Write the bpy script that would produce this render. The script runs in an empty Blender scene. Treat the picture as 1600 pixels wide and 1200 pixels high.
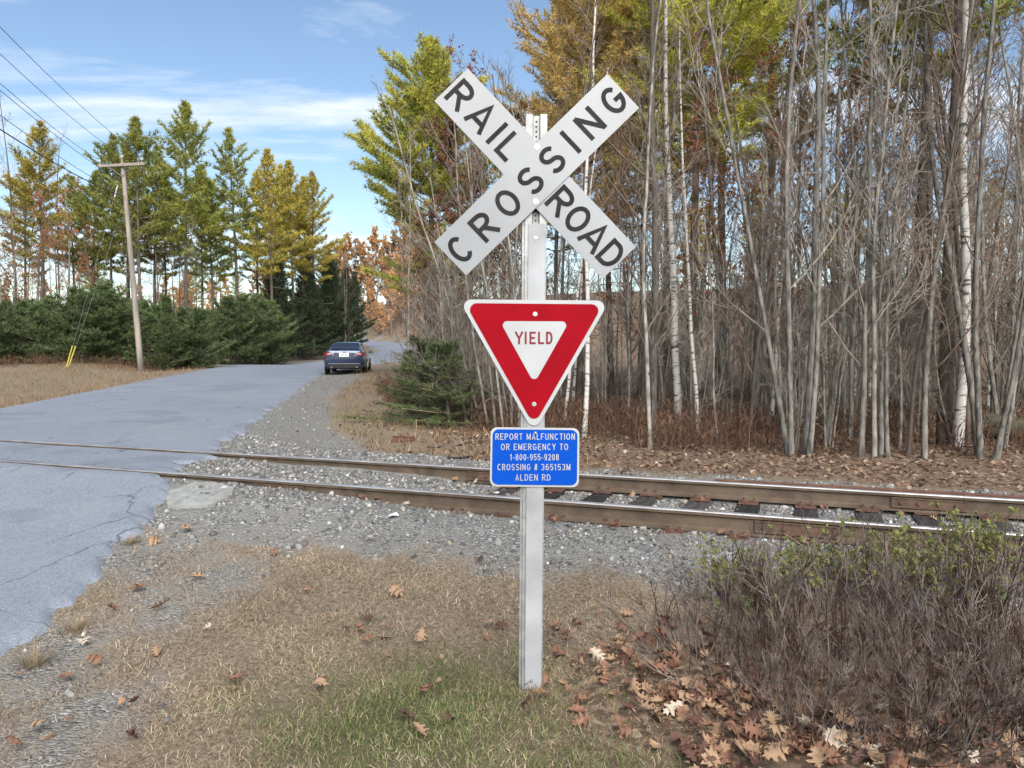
import bpy, bmesh, math, random
import numpy as np
from mathutils import Vector, Matrix, Euler

R = math.radians
sc = bpy.context.scene
COL = sc.collection

# ------------------------------------------------------------------ camera
EYE = 1.79
PITCH = R(2.48)
cam_d = bpy.data.cameras.new('camera')
cam = bpy.data.objects.new('camera', cam_d)
COL.objects.link(cam)
cam_d.sensor_width = 36.0
cam_d.lens = 27.0
cam_d.clip_start = 0.05
cam_d.clip_end = 3000
cam.location = (0, 0, EYE)
cam.rotation_euler = (R(90) - PITCH, 0, 0)
sc.camera = cam

# ------------------------------------------------------------------ sky, sun, exposure
SUN_EL, SUN_AZ = 40.0, 168.0
world = bpy.data.worlds.new('World')
sc.world = world
world.use_nodes = True
wn, wl = world.node_tree.nodes, world.node_tree.links
bg = wn['Background']
bg.inputs[1].default_value = 0.05
sky = wn.new('ShaderNodeTexSky')
sky.sky_type = 'NISHITA'
sky.sun_disc = False
sky.sun_elevation = R(SUN_EL)
sky.sun_rotation = R(SUN_AZ)
sky.air_density = 1.15
sky.dust_density = 0.0
sky.ozone_density = 2.2
# thin cirrus streaks: a noise sheet over the whole sky
tc = wn.new('ShaderNodeTexCoord')
sep = wn.new('ShaderNodeSeparateXYZ')
wl.new(tc.outputs['Generated'], sep.inputs[0])
za = wn.new('ShaderNodeMath'); za.operation = 'MAXIMUM'; za.inputs[1].default_value = 0.0
wl.new(sep.outputs[2], za.inputs[0])
zb = wn.new('ShaderNodeMath'); zb.operation = 'ADD'; zb.inputs[1].default_value = 0.12
wl.new(za.outputs[0], zb.inputs[0])
dx = wn.new('ShaderNodeMath'); dx.operation = 'DIVIDE'
dy = wn.new('ShaderNodeMath'); dy.operation = 'DIVIDE'
wl.new(sep.outputs[0], dx.inputs[0]); wl.new(zb.outputs[0], dx.inputs[1])
wl.new(sep.outputs[1], dy.inputs[0]); wl.new(zb.outputs[0], dy.inputs[1])
cmb = wn.new('ShaderNodeCombineXYZ')
wl.new(dx.outputs[0], cmb.inputs[0]); wl.new(dy.outputs[0], cmb.inputs[1])
mp = wn.new('ShaderNodeMapping')
mp.inputs['Location'].default_value = (4.1, 2.2, 0.0)
mp.inputs['Scale'].default_value = (0.45, 1.25, 1.0)
wl.new(cmb.outputs[0], mp.inputs[0])
cn = wn.new('ShaderNodeTexNoise')
cn.inputs['Scale'].default_value = 1.1
cn.inputs['Detail'].default_value = 8
cn.inputs['Roughness'].default_value = 0.62
cn.inputs['Distortion'].default_value = 0.35
wl.new(mp.outputs[0], cn.inputs['Vector'])
cr = wn.new('ShaderNodeValToRGB')
cr.color_ramp.elements[0].position = 0.49
cr.color_ramp.elements[0].color = (0, 0, 0, 1)
cr.color_ramp.elements[1].position = 0.66
cr.color_ramp.elements[1].color = (0.85, 0.85, 0.85, 1)
wl.new(cn.outputs['Fac'], cr.inputs[0])
cmix = wn.new('ShaderNodeMix'); cmix.data_type = 'RGBA'
cmix.inputs[7].default_value = (6.8, 7.0, 7.3, 1)
wl.new(cr.outputs[0], cmix.inputs[0])
wl.new(sky.outputs[0], cmix.inputs[6])
wl.new(cmix.outputs[2], bg.inputs[0])

sun_d = bpy.data.lights.new('sun', 'SUN')
sun_d.energy = 2.7
sun_d.angle = R(60)
sun_d.color = (1.0, 0.935, 0.85)
sun = bpy.data.objects.new('sun', sun_d)
COL.objects.link(sun)
sun.rotation_euler = (R(90 - SUN_EL), 0, R(180 - SUN_AZ))
sun.location = (0, -20, 30)

vs = sc.view_settings
vs.view_transform = 'Standard'
vs.look = 'None'
vs.exposure = 1.75
vs.gamma = 1.0
vs.use_curve_mapping = False
sc.render.film_transparent = False
sc.cycles.use_denoising = True
sc.cycles.use_adaptive_sampling = True
sc.cycles.adaptive_threshold = 0.02
sc.cycles.max_bounces = 5
sc.cycles.diffuse_bounces = 3
sc.cycles.transmission_bounces = 3
sc.cycles.glossy_bounces = 2

# ------------------------------------------------------------------ helpers
def thing(name, label, cat, loc=(0, 0, 0), rot=(0, 0, 0), scale=1.0, group=None):
    o = bpy.data.objects.new(name, None)
    o.empty_display_size = 0.2
    COL.objects.link(o)
    o.location = loc
    o.rotation_euler = rot
    o.scale = (scale,) * 3 if not hasattr(scale, '__len__') else scale
    o['label'] = label
    o['category'] = cat
    if group:
        o['group'] = group
    return o

def link(name, me, parent=None):
    o = bpy.data.objects.new(name, me)
    COL.objects.link(o)
    if parent is not None:
        o.parent = parent
    return o

def tag(o, label, cat, group=None):
    o['label'] = label
    o['category'] = cat
    if group:
        o['group'] = group
    return o

class MB:
    """collects vertices and faces (with a material slot) of one mesh"""
    def __init__(self):
        self.v, self.f, self.m = [], [], []
    def add(self, vs, fs, mi=0):
        k = len(self.v)
        self.v.extend([tuple(p) for p in vs])
        self.f.extend([tuple(i + k for i in f) for f in fs])
        self.m.extend([mi] * len(fs))
    def box(self, c, s, rot=None, mi=0):
        vs = [Vector((x * s[0] / 2, y * s[1] / 2, z * s[2] / 2)) for x in (-1, 1) for y in (-1, 1) for z in (-1, 1)]
        if rot is not None:
            vs = [rot @ p for p in vs]
        vs = [p + Vector(c) for p in vs]
        self.add(vs, [(0, 1, 3, 2), (4, 6, 7, 5), (0, 4, 5, 1), (2, 3, 7, 6), (0, 2, 6, 4), (1, 5, 7, 3)], mi)
    def tube(self, pts, rad, n=5, cap=False, mi=0):
        k = len(self.v)
        m = len(pts)
        for i, p in enumerate(pts):
            a = pts[max(i - 1, 0)]
            b = pts[min(i + 1, m - 1)]
            t = Vector(b) - Vector(a)
            t = t.normalized() if t.length > 1e-9 else Vector((0, 0, 1))
            ref = Vector((1, 0, 0)) if abs(t.x) < 0.8 else Vector((0, 1, 0))
            e1 = t.cross(ref).normalized()
            e2 = t.cross(e1)
            r = rad[i] if hasattr(rad, '__len__') else rad
            for j in range(n):
                an = 2 * math.pi * j / n
                q = Vector(p) + e1 * (r * math.cos(an)) + e2 * (r * math.sin(an))
                self.v.append((q.x, q.y, q.z))
        for i in range(m - 1):
            for j in range(n):
                a = k + i * n + j
                b = k + i * n + (j + 1) % n
                self.f.append((a, b, b + n, a + n))
                self.m.append(mi)
        if cap:
            self.f.append(tuple(k + j for j in range(n))[::-1]); self.m.append(mi)
            self.f.append(tuple(k + (m - 1) * n + j for j in range(n))); self.m.append(mi)
    def mesh(self, name, mats, smooth=False):
        me = bpy.data.meshes.new(name)
        me.from_pydata(self.v, [], self.f)
        for mt in (mats if isinstance(mats, (list, tuple)) else [mats]):
            me.materials.append(mt)
        if any(self.m):
            me.polygons.foreach_set('material_index', self.m)
        if smooth:
            me.polygons.foreach_set('use_smooth', [True] * len(me.polygons))
        me.update()
        return me
    def build(self, name, mats, parent=None, smooth=False):
        return link(name, self.mesh(name, mats, smooth), parent)

def np_mesh(name, V, F, mats, col=None, smooth=False):
    """V (n,3), F (m,k) arrays -> mesh; col (n,3) point colours"""
    me = bpy.data.meshes.new(name)
    V = np.asarray(V, np.float32); F = np.asarray(F, np.int32)
    m, k = F.shape
    me.vertices.add(len(V)); me.vertices.foreach_set('co', V.ravel())
    me.loops.add(m * k); me.loops.foreach_set('vertex_index', F.ravel())
    me.polygons.add(m)
    me.polygons.foreach_set('loop_start', np.arange(0, m * k, k, dtype=np.int32))
    for mt in (mats if isinstance(mats, (list, tuple)) else [mats]):
        me.materials.append(mt)
    me.update(calc_edges=True)
    me.validate()
    if smooth:
        me.polygons.foreach_set('use_smooth', np.ones(len(me.polygons), bool))
    if col is not None:
        at = me.attributes.new('col', 'FLOAT_COLOR', 'POINT')
        c4 = np.ones((len(V), 4), np.float32); c4[:, :3] = col
        at.data.foreach_set('color', c4.ravel())
    return me

# ------------------------------------------------------------------ materials
MATS = {}
def mat(name, c1, c2=None, scale=20.0, rough=0.8, metal=0.0, bump=0.0, bscale=None, detail=6,
        spec=0.3, attr=False, translucent=0.0, stretch=None, coat=0.0, lo=0.35, hi=0.65, objrand=0.0):
    m = bpy.data.materials.new(name); m.use_nodes = True
    n, l = m.node_tree.nodes, m.node_tree.links
    b = n['Principled BSDF']
    b.inputs['Roughness'].default_value = rough
    b.inputs['Metallic'].default_value = metal
    b.inputs['Specular IOR Level'].default_value = spec
    b.inputs['Coat Weight'].default_value = coat
    csock = None
    t = n.new('ShaderNodeTexCoord')
    vec = t.outputs['Object']
    if stretch is not None:
        mpn = n.new('ShaderNodeMapping'); mpn.inputs['Scale'].default_value = stretch
        l.new(vec, mpn.inputs[0]); vec = mpn.outputs[0]
    if c2 is not None:
        ns = n.new('ShaderNodeTexNoise'); ns.inputs['Scale'].default_value = scale; ns.inputs['Detail'].default_value = detail
        l.new(vec, ns.inputs['Vector'])
        mr = n.new('ShaderNodeMapRange'); mr.inputs[1].default_value = lo; mr.inputs[2].default_value = hi
        l.new(ns.outputs['Fac'], mr.inputs[0])
        mx = n.new('ShaderNodeMix'); mx.data_type = 'RGBA'
        mx.inputs[6].default_value = (*c1, 1); mx.inputs[7].default_value = (*c2, 1)
        l.new(mr.outputs[0], mx.inputs[0])
        csock = mx.outputs[2]
    if attr:
        a = n.new('ShaderNodeAttribute'); a.attribute_name = 'col'
        if csock is None:
            csock = a.outputs['Color']
        else:
            mu = n.new('ShaderNodeMix'); mu.data_type = 'RGBA'; mu.blend_type = 'MULTIPLY'; mu.inputs[0].default_value = 1
            l.new(csock, mu.inputs[6]); l.new(a.outputs['Color'], mu.inputs[7]); csock = mu.outputs[2]
    if objrand > 0:
        oi = n.new('ShaderNodeObjectInfo')
        hs = n.new('ShaderNodeHueSaturation')
        mr2 = n.new('ShaderNodeMapRange'); mr2.inputs[3].default_value = 1 - objrand; mr2.inputs[4].default_value = 1 + objrand
        l.new(oi.outputs['Random'], mr2.inputs[0]); l.new(mr2.outputs[0], hs.inputs['Value'])
        if csock is None:
            hs.inputs['Color'].default_value = (*c1, 1)
        else:
            l.new(csock, hs.inputs['Color'])
        csock = hs.outputs[0]
    if csock is None:
        b.inputs['Base Color'].default_value = (*c1, 1)
    else:
        l.new(csock, b.inputs['Base Color'])
    if bump > 0:
        nb = n.new('ShaderNodeTexNoise'); nb.inputs['Scale'].default_value = bscale or scale; nb.inputs['Detail'].default_value = 8
        l.new(vec, nb.inputs['Vector'])
        bp = n.new('ShaderNodeBump'); bp.inputs['Strength'].default_value = bump; bp.inputs['Distance'].default_value = 0.02
        l.new(nb.outputs['Fac'], bp.inputs['Height']); l.new(bp.outputs[0], b.inputs['Normal'])
    if translucent > 0:
        tr = n.new('ShaderNodeBsdfTranslucent')
        if csock is None:
            tr.inputs[0].default_value = (*c1, 1)
        else:
            l.new(csock, tr.inputs[0])
        ms = n.new('ShaderNodeMixShader'); ms.inputs[0].default_value = translucent
        l.new(b.outputs[0], ms.inputs[1]); l.new(tr.outputs[0], ms.inputs[2])
        l.new(ms.outputs[0], n['Material Output'].inputs[0])
    MATS[name] = m
    return m

M = MATS
mat('galvanised', (.30, .31, .31), (.20, .205, .21), 14, .5, .55, .05, 60)
mat('post_white', (.29, .30, .318), (.19, .198, .208), 3.5, .32, 0, .02, 80, spec=.5)
mat('sheeting', (.20, .212, .226), (.145, .154, .166), 1.9, .30, 0, .0, 90, spec=.6, lo=.28, hi=.75, detail=9)
mat('sheeting_white', (.315, .328, .34), (.265, .275, .285), 3, .4, 0, spec=.5)
mat('letter_black', (.009, .0085, .009), (.018, .017, .017), 8, .5, spec=.10)
mat('sign_red', (.215, .001, .007), (.185, .001, .006), 5, .6, spec=.06)
mat('letter_red', (.13, .002, .008), None, rough=.4)
mat('sign_blue', (.001, .050, .330), (.001, .045, .30), 5, .6, spec=.06)
mat('bolt_metal', (.42, .42, .42), None, rough=.35, metal=.8)
mat('sign_back', (.3, .3, .3), None, rough=.45, metal=.7)
mat('rail_side', (.060, .043, .031), (.105, .078, .054), 5, .75, .05, .25, 60, stretch=(1, 1, 1))
mat('rail_joint', (.10, .062, .042), (.065, .042, .03), 9, .8, 0, .3, 50)
mat('rail_top', (.40, .41, .43), (.26, .25, .25), 3, .45, .6)
mat('rust', (.115, .055, .038), (.07, .036, .027), 9, .85, 0, .35, 50)
mat('tie_wood', (.020, .019, .020), (.058, .054, .050), 5, .95, 0, .6, 9, stretch=(14, 1, 3), objrand=.4, spec=.08)
mat('stone', (1, 1, 1), (.7, .7, .72), 30, .85, 0, .3, 60, attr=True)
mat('grass', (1, 1, 1), None, rough=.8, attr=True, translucent=.25, spec=.15)
mat('brush', (1, 1, 1), None, rough=.9, attr=True, spec=.1)
mat('bark_grey', (.225, .213, .192), (.072, .065, .057), 16, .9, 0, .8, 40, stretch=(1, 1, .28), spec=.1, objrand=.35, lo=.36, hi=.66)
mat('bark_dark', (.075, .062, .052), (.125, .105, .09), 7, .95, 0, .6, 18, stretch=(1, 1, .3), spec=.1, objrand=.2)
mat('twig_grey', (.235, .212, .184), (.12, .104, .088), 5, .9, spec=.1, objrand=.4)
mat('twig_pale', (.20, .185, .165), (.11, .098, .084), 5, .9, spec=.1, objrand=.15)
mat('twig_brown', (.12, .085, .068), (.19, .15, .12), 5, .9, spec=.1, objrand=.2)
mat('shrub_stem', (.040, .024, .020), (.155, .13, .115), 5, .8, spec=.15, lo=.46, hi=.58)
mat('needle_green', (.30, .30, .06), (.15, .18, .045), 1.0, .7, translucent=.25, spec=.2, objrand=.2)
mat('needle_lime', (.46, .43, .075), (.20, .235, .05), .7, .7, translucent=.25, spec=.2)
mat('needle_shade', (.030, .048, .026), (.052, .074, .036), 2, .7, translucent=.2, spec=.2, objrand=.2)  # darker needle copy: dimness of the woods is put into the colour
mat('needle_yellow_lit', (.56, .54, .09), (.30, .31, .065), 1.0, .7, translucent=.3, spec=.2, objrand=.15)  # yellow-green needles with the sun on the treetops painted into the colour
mat('needle_gold_lit', (.48, .38, .07), (.27, .25, .055), 1.1, .7, translucent=.3, spec=.2, objrand=.15)  # needle green shifted to gold: sunlit crowns are painted in the colour
mat('needle_dark', (.052, .080, .036), (.115, .150, .056), 1.6, .7, translucent=.2, spec=.2, objrand=.2)
mat('needle_tan_lit', (.64, .44, .16), (.42, .32, .11), 1.2, .8, translucent=.3, spec=.1, objrand=.15)  # autumn tan needles, golden sunlight partly put into their colour
mat('leaf_brown', (.225, .118, .066), (.145, .076, .046), 2, .8, translucent=.3, spec=.15, objrand=.2)
mat('leaf_rust', (.36, .15, .06), (.23, .11, .05), 2, .8, translucent=.35, spec=.15, objrand=.25)
mat('leaf_pink', (.23, .11, .075), (.19, .07, .045), 2, .8, translucent=.35, spec=.15)
mat('leaf_orange', (.52, .31, .155), (.40, .22, .09), 1, .8, translucent=.3, spec=.1, objrand=.3)
mat('leaf_yellow', (.25, .25, .085), (.15, .175, .06), 8, .7, translucent=.35, spec=.2)
mat('fallen_tan', (.29, .195, .125), (.20, .125, .075), 25, .75, bump=.3, bscale=60, spec=.2)
mat('fallen_rust', (.19, .10, .062), (.135, .07, .045), 25, .7, bump=.3, bscale=60, spec=.25)
mat('fallen_dark', (.095, .045, .032), (.065, .034, .026), 25, .7, bump=.3, bscale=60, spec=.25)
mat('fallen_pale', (.42, .36, .29), (.32, .26, .20), 25, .8, bump=.3, bscale=60, spec=.2)
mat('pole_wood', (.27, .235, .20), (.17, .15, .13), 5, .9, 0, .3, 20, stretch=(1, 1, .12))
mat('wire', (.03, .03, .033), None, rough=.6)
mat('insulator', (.35, .37, .38), None, rough=.2)
mat('guard_yellow', (.42, .34, .05), None, rough=.5)
mat('log_bark', (.035, .033, .028), (.06, .065, .04), 12, .95, 0, .6, 20)
mat('car_paint', (.024, .038, .085), (.02, .034, .076), 2, .25, .5, coat=1.0, spec=.5)
mat('car_glass', (.012, .015, .02), None, rough=.05, spec=.9, coat=.6)
mat('car_black', (.012, .012, .013), None, rough=.6)
mat('tyre', (.014, .014, .014), None, rough=.85)
mat('rim', (.25, .25, .26), None, rough=.35, metal=.8)
mat('tail_red', (.15, .004, .006), (.10, .003, .004), 8, .2, spec=.4, coat=.2)
mat('tail_clear', (.55, .45, .45), None, rough=.15, coat=.5)
mat('plate_white', (.62, .64, .66), None, rough=.4)
mat('plate_ink', (.10, .16, .12), None, rough=.5)
mat('litter_white', (.65, .72, .74), None, rough=.4)
mat('concrete', (.235, .245, .235), (.165, .17, .16), 9, .9, 0, .25, 60)

def birch_mat():
    m = bpy.data.materials.new('bark_birch'); m.use_nodes = True
    n, l = m.node_tree.nodes, m.node_tree.links
    b = n['Principled BSDF']; b.inputs['Roughness'].default_value = .7; b.inputs['Specular IOR Level'].default_value = .2
    t = n.new('ShaderNodeTexCoord'); mpn = n.new('ShaderNodeMapping'); mpn.inputs['Scale'].default_value = (2.5, 2.5, 11)
    l.new(t.outputs['Object'], mpn.inputs[0])
    ns = n.new('ShaderNodeTexNoise'); ns.inputs['Scale'].default_value = 1.6; ns.inputs['Detail'].default_value = 5
    l.new(mpn.outputs[0], ns.inputs['Vector'])
    r = n.new('ShaderNodeValToRGB')
    r.color_ramp.elements[0].position = .36; r.color_ramp.elements[0].color = (.06, .055, .05, 1)
    r.color_ramp.elements[1].position = .47; r.color_ramp.elements[1].color = (.43, .41, .385, 1)
    l.new(ns.outputs['Fac'], r.inputs[0]); l.new(r.outputs[0], b.inputs['Base Color'])
    M['bark_birch'] = m
birch_mat()

def ground_mat():
    m = bpy.data.materials.new('ground_surface'); m.use_nodes = True
    n, l = m.node_tree.nodes, m.node_tree.links
    b = n['Principled BSDF']; b.inputs['Roughness'].default_value = .95; b.inputs['Specular IOR Level'].default_value = .1
    t = n.new('ShaderNodeTexCoord'); at = n.new('ShaderNodeAttribute'); at.attribute_name = 'col'
    sp = n.new('ShaderNodeSeparateColor'); l.new(at.outputs['Color'], sp.inputs[0])
    def noise(s, d=8, r=.6):
        x = n.new('ShaderNodeTexNoise'); x.inputs['Scale'].default_value = s; x.inputs['Detail'].default_value = d; x.inputs['Roughness'].default_value = r
        l.new(t.outputs['Object'], x.inputs['Vector']); return x.outputs['Fac']
    def ramp(f, stops):
        x = n.new('ShaderNodeValToRGB'); e = x.color_ramp.elements
        e[0].position, e[0].color = stops[0][0], (*stops[0][1], 1)
        e[1].position, e[1].color = stops[-1][0], (*stops[-1][1], 1)
        for p, c in stops[1:-1]:
            q = e.new(p); q.color = (*c, 1)
        l.new(f, x.inputs[0]); return x.outputs[0]
    def mix(f, a, c):
        x = n.new('ShaderNodeMix'); x.data_type = 'RGBA'
        l.new(f, x.inputs[0]); l.new(a, x.inputs[6]); l.new(c, x.inputs[7]); return x.outputs[2]
    def vor(s):
        x = n.new('ShaderNodeTexVoronoi'); x.inputs['Scale'].default_value = s
        l.new(t.outputs['Object'], x.inputs['Vector']); return x
    dry = ramp(noise(38), [(.3, (.075, .057, .040)), (.5, (.155, .122, .087)), (.7, (.25, .205, .15))])
    v1 = vor(55); v2 = vor(130)
    s1 = n.new('ShaderNodeSeparateColor'); l.new(v1.outputs['Color'], s1.inputs[0])
    grav = ramp(s1.outputs[0], [(.0, (.075, .075, .073)), (.45, (.155, .155, .150)), (.85, (.25, .248, .240)), (1, (.42, .42, .41))])
    dirt = ramp(noise(70), [(.3, (.135, .132, .122)), (.7, (.24, .238, .222))])
    gm = n.new('ShaderNodeMapRange'); gm.inputs[1].default_value = .42; gm.inputs[2].default_value = .60
    l.new(noise(3.5), gm.inputs[0])
    grav = mix(gm.outputs[0], grav, dirt)
    green = ramp(noise(45), [(.3, (.035, .036, .018)), (.7, (.085, .09, .04))])
    v3 = vor(24)
    s3 = n.new('ShaderNodeSeparateColor'); l.new(v3.outputs['Color'], s3.inputs[0])
    lit = ramp(s3.outputs[0], [(.0, (.06, .042, .032)), (.5, (.125, .086, .060)), (.9, (.19, .138, .10)), (1, (.28, .21, .155))])
    c = mix(sp.outputs[1], dry, green)
    c = mix(sp.outputs[2], c, lit)
    c = mix(sp.outputs[0], c, grav)
    l.new(c, b.inputs['Base Color'])
    bp = n.new('ShaderNodeBump'); bp.inputs['Distance'].default_value = .02
    l.new(sp.outputs[0], bp.inputs['Strength'])
    l.new(v1.outputs['Distance'], bp.inputs['Height']); bp.invert = True
    bp2 = n.new('ShaderNodeBump'); bp2.inputs['Strength'].default_value = .5; bp2.inputs['Distance'].default_value = .02
    l.new(noise(60), bp2.inputs['Height']); l.new(bp.outputs[0], bp2.inputs['Normal']); l.new(bp2.outputs[0], b.inputs['Normal'])
    M['ground_surface'] = m
ground_mat()

def asphalt_mat():
    m = bpy.data.materials.new('asphalt'); m.use_nodes = True
    n, l = m.node_tree.nodes, m.node_tree.links
    b = n['Principled BSDF']; b.inputs['Roughness'].default_value = .8; b.inputs['Specular IOR Level'].default_value = .35
    t = n.new('ShaderNodeTexCoord')
    def noise(s, d=6, r=.6, v=None):
        x = n.new('ShaderNodeTexNoise'); x.inputs['Scale'].default_value = s; x.inputs['Detail'].default_value = d; x.inputs['Roughness'].default_value = r
        l.new(v or t.outputs['Object'], x.inputs['Vector']); return x
    def mixc(f, a, c, bt='MIX'):
        x = n.new('ShaderNodeMix'); x.data_type = 'RGBA'; x.blend_type = bt
        for s_, k in ((f, 0), (a, 6), (c, 7)):
            if isinstance(s_, (tuple, float)):
                x.inputs[k].default_value = s_ if isinstance(s_, float) else (*s_, 1)
            else:
                l.new(s_, x.inputs[k])
        return x.outputs[2]
    def rng_(f, a, c, d=0., e=1.):
        x = n.new('ShaderNodeMapRange'); x.inputs[1].default_value = a; x.inputs[2].default_value = c; x.inputs[3].default_value = d; x.inputs[4].default_value = e
        l.new(f, x.inputs[0]); return x.outputs[0]
    base = mixc(rng_(noise(.55, 4).outputs['Fac'], .35, .65), (.112, .135, .178), (.150, .175, .220))
    v = n.new('ShaderNodeTexVoronoi'); v.inputs['Scale'].default_value = 85; l.new(t.outputs['Object'], v.inputs['Vector'])
    s = n.new('ShaderNodeSeparateColor'); l.new(v.outputs['Color'], s.inputs[0])
    base = mixc(rng_(s.outputs[0], 0, 1, 0, .8), base, mixc(s.outputs[1], (.072, .080, .096), (.26, .28, .31)))
    # cracks: edges of a warped cell pattern, shown only in some places
    wv = noise(1.3, 5); mv = n.new('ShaderNodeMix'); mv.data_type = 'RGBA'; mv.inputs[0].default_value = .35
    l.new(t.outputs['Object'], mv.inputs[6]); l.new(wv.outputs['Color'], mv.inputs[7])
    v2 = n.new('ShaderNodeTexVoronoi'); v2.feature = 'DISTANCE_TO_EDGE'; v2.inputs['Scale'].default_value = 1.15
    l.new(mv.outputs[2], v2.inputs['Vector'])
    crack = rng_(v2.outputs['Distance'], .0, .011, 1, 0)
    show = rng_(noise(.45, 3).outputs['Fac'], .46, .54)
    mul = n.new('ShaderNodeMath'); mul.operation = 'MULTIPLY'; l.new(crack, mul.inputs[0]); l.new(show, mul.inputs[1])
    base = mixc(mul.outputs[0], base, (.035, .035, .037))
    patch = rng_(noise(.9, 2, .4).outputs['Fac'], .60, .635, 0, .42)
    base = mixc(patch, base, (.085, .095, .115))
    wear = rng_(noise(4.5, 8, .75).outputs['Fac'], .35, .65, 0, .35)
    base = mixc(wear, base, (.185, .208, .245))
    # dusty, worn patches
    dust = rng_(noise(1.1, 7, .7).outputs['Fac'], .52, .68, 0, .5)
    base = mixc(dust, base, (.175, .185, .20))
    l.new(base, b.inputs['Base Color'])
    sub = n.new('ShaderNodeMath'); sub.operation = 'SUBTRACT'; l.new(v.outputs['Distance'], sub.inputs[0]); l.new(mul.outputs[0], sub.inputs[1])
    bp = n.new('ShaderNodeBump'); bp.inputs['Strength'].default_value = .5; bp.inputs['Distance'].default_value = .008
    l.new(sub.outputs[0], bp.inputs['Height']); l.new(bp.outputs[0], b.inputs['Normal'])
    M['asphalt'] = m
asphalt_mat()

# ------------------------------------------------------------------ the lie of the land
NX, NY = math.sin(R(20.8)), math.cos(R(20.8))       # across the track
UX, UY = -NY, NX                                    # along the track, to the left
D1, D2 = 6.51, 8.02                                 # the two rails
RAIL_Z = 0.456
def ds(x, y):
    return NX * x + NY * y, UX * x + UY * y
def xy(d, s):
    return NX * d + UX * s, NY * d + UY * s

_c_far = [(-13.6, 56), (-11.6, 66), (-10.6, 76), (-12, 88), (-16, 100), (-22, 112), (-30, 125), (-45, 150)]
_re = [(-9, -60), (-4.2, -14), (-3.0, 0), (-2.95, 3.0), (-3.03, 4.55), (-3.06, 5.4), (-3.22, 6.3), (-3.35, 7.1), (-3.7, 8.2), (-4.0, 10.0), (-4.6, 13.2), (-5.25, 16.6), (-7.05, 26), (-8.5, 34), (-10.8, 46)] \
      + [(x + 3.4, y - 1.2) for x, y in _c_far]
_le = [(-16, -60), (-11, -14), (-9.5, 0), (-9.6, 5), (-10.2, 10), (-11.7, 17.5), (-13.75, 27.5), (-15.6, 37), (-17.6, 47)] \
      + [(x - 3.4, y + 1.2) for x, y in _c_far]
RE = np.array([ds(*p) for p in _re]); LE = np.array([ds(*p) for p in _le])
RD = np.array([-80, -20, 0, 2.0, 3.2, 4.9, 5.9, 6.3, 8.3, 13.7, 29, 39, 46, 58, 78, 97, 120, 160, 300])
RZ = np.array([-.4, -.15, -.05, -.03, 0.02, .2, .365, .434, .436, .52, .74, .92, .72, 1.1, 1.9, 3.2, 6.0, 10, 22])
GD = np.array([-80, -20, 0, 2.0, 3.2, 3.8, 4.9, 5.6, 6.0, 6.42, 6.6, 7.92, 8.1, 8.8, 9.4, 11, 14, 20, 29, 39, 46, 58, 78, 97, 120, 160, 300])
GZ = np.array([-.4, -.15, -.06, -.03, -.01, 0., .085, .20, .285, .288, .246, .246, .282, .278, .25, .17, .18, .34, .72, .95, .85, 1.1, 1.9, 3.2, 6.0, 10, 22])
def sstep(a, b, x):
    t = np.clip((np.asarray(x, float) - a) / (b - a), 0, 1)
    return t * t * (3 - 2 * t)
def wob(x, y):
    return (np.sin(1.7 * x + 2.3 * y) + np.sin(3.1 * x - 1.9 * y + 1.3) + .7 * np.sin(5.3 * x + 4.1 * y + .4) + .5 * np.sin(-7.7 * x + 6.1 * y)) / 3.2
def road_lat(x, y):
    """distance inside the road (along the track direction): right side, left side"""
    d, s = ds(x, y)
    return s - np.interp(d, RE[:, 0], RE[:, 1]), np.interp(d, LE[:, 0], LE[:, 1]) - s
def road_z(d):
    return np.interp(d, RD, RZ)
def gz(x, y):
    x = np.asarray(x, float); y = np.asarray(y, float)
    d, s = ds(x, y)
    g = np.interp(d, GD, GZ)
    bury = sstep(2.6, 5.2, s) * sstep(5.3, 6.2, d) * (1 - sstep(9, 10.5, d))
    g = g + bury * .10
    g = g + .012 * wob(x, y) + .006 * wob(3.3 * x + 1, 3.1 * y)
    g = g + .10 * sstep(10, 16, d) * wob(.31 * x, .29 * y)
    lr, ll = road_lat(x, y)
    g = g + .35 * sstep(2.5, 7, -ll) * sstep(12, 24, d)
    g = g + 3.2 * sstep(1.5, 11, -lr) * sstep(50, 74, d)
    w = np.minimum(sstep(-1.7, .1, lr), sstep(-1.7, .1, ll))
    return g * (1 - w) + (road_z(d) - .035) * w
def gz1(x, y):
    return float(gz(x, y))
def pix(px, py, depth):
    """a point seen at pixel (px,py) of the photograph at a given distance ahead"""
    a = (600 - py) / 1200.0
    fy = math.cos(PITCH) + a * math.sin(PITCH)
    fz = a * math.cos(PITCH) - math.sin(PITCH)
    k = depth / fy
    return Vector(((px - 800) / 1200.0 * k, depth, EYE + fz * k))
def pxg(px, depth):
    k = depth / math.cos(PITCH)
    x = (px - 800) / 1200.0 * k
    return x, depth

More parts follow.
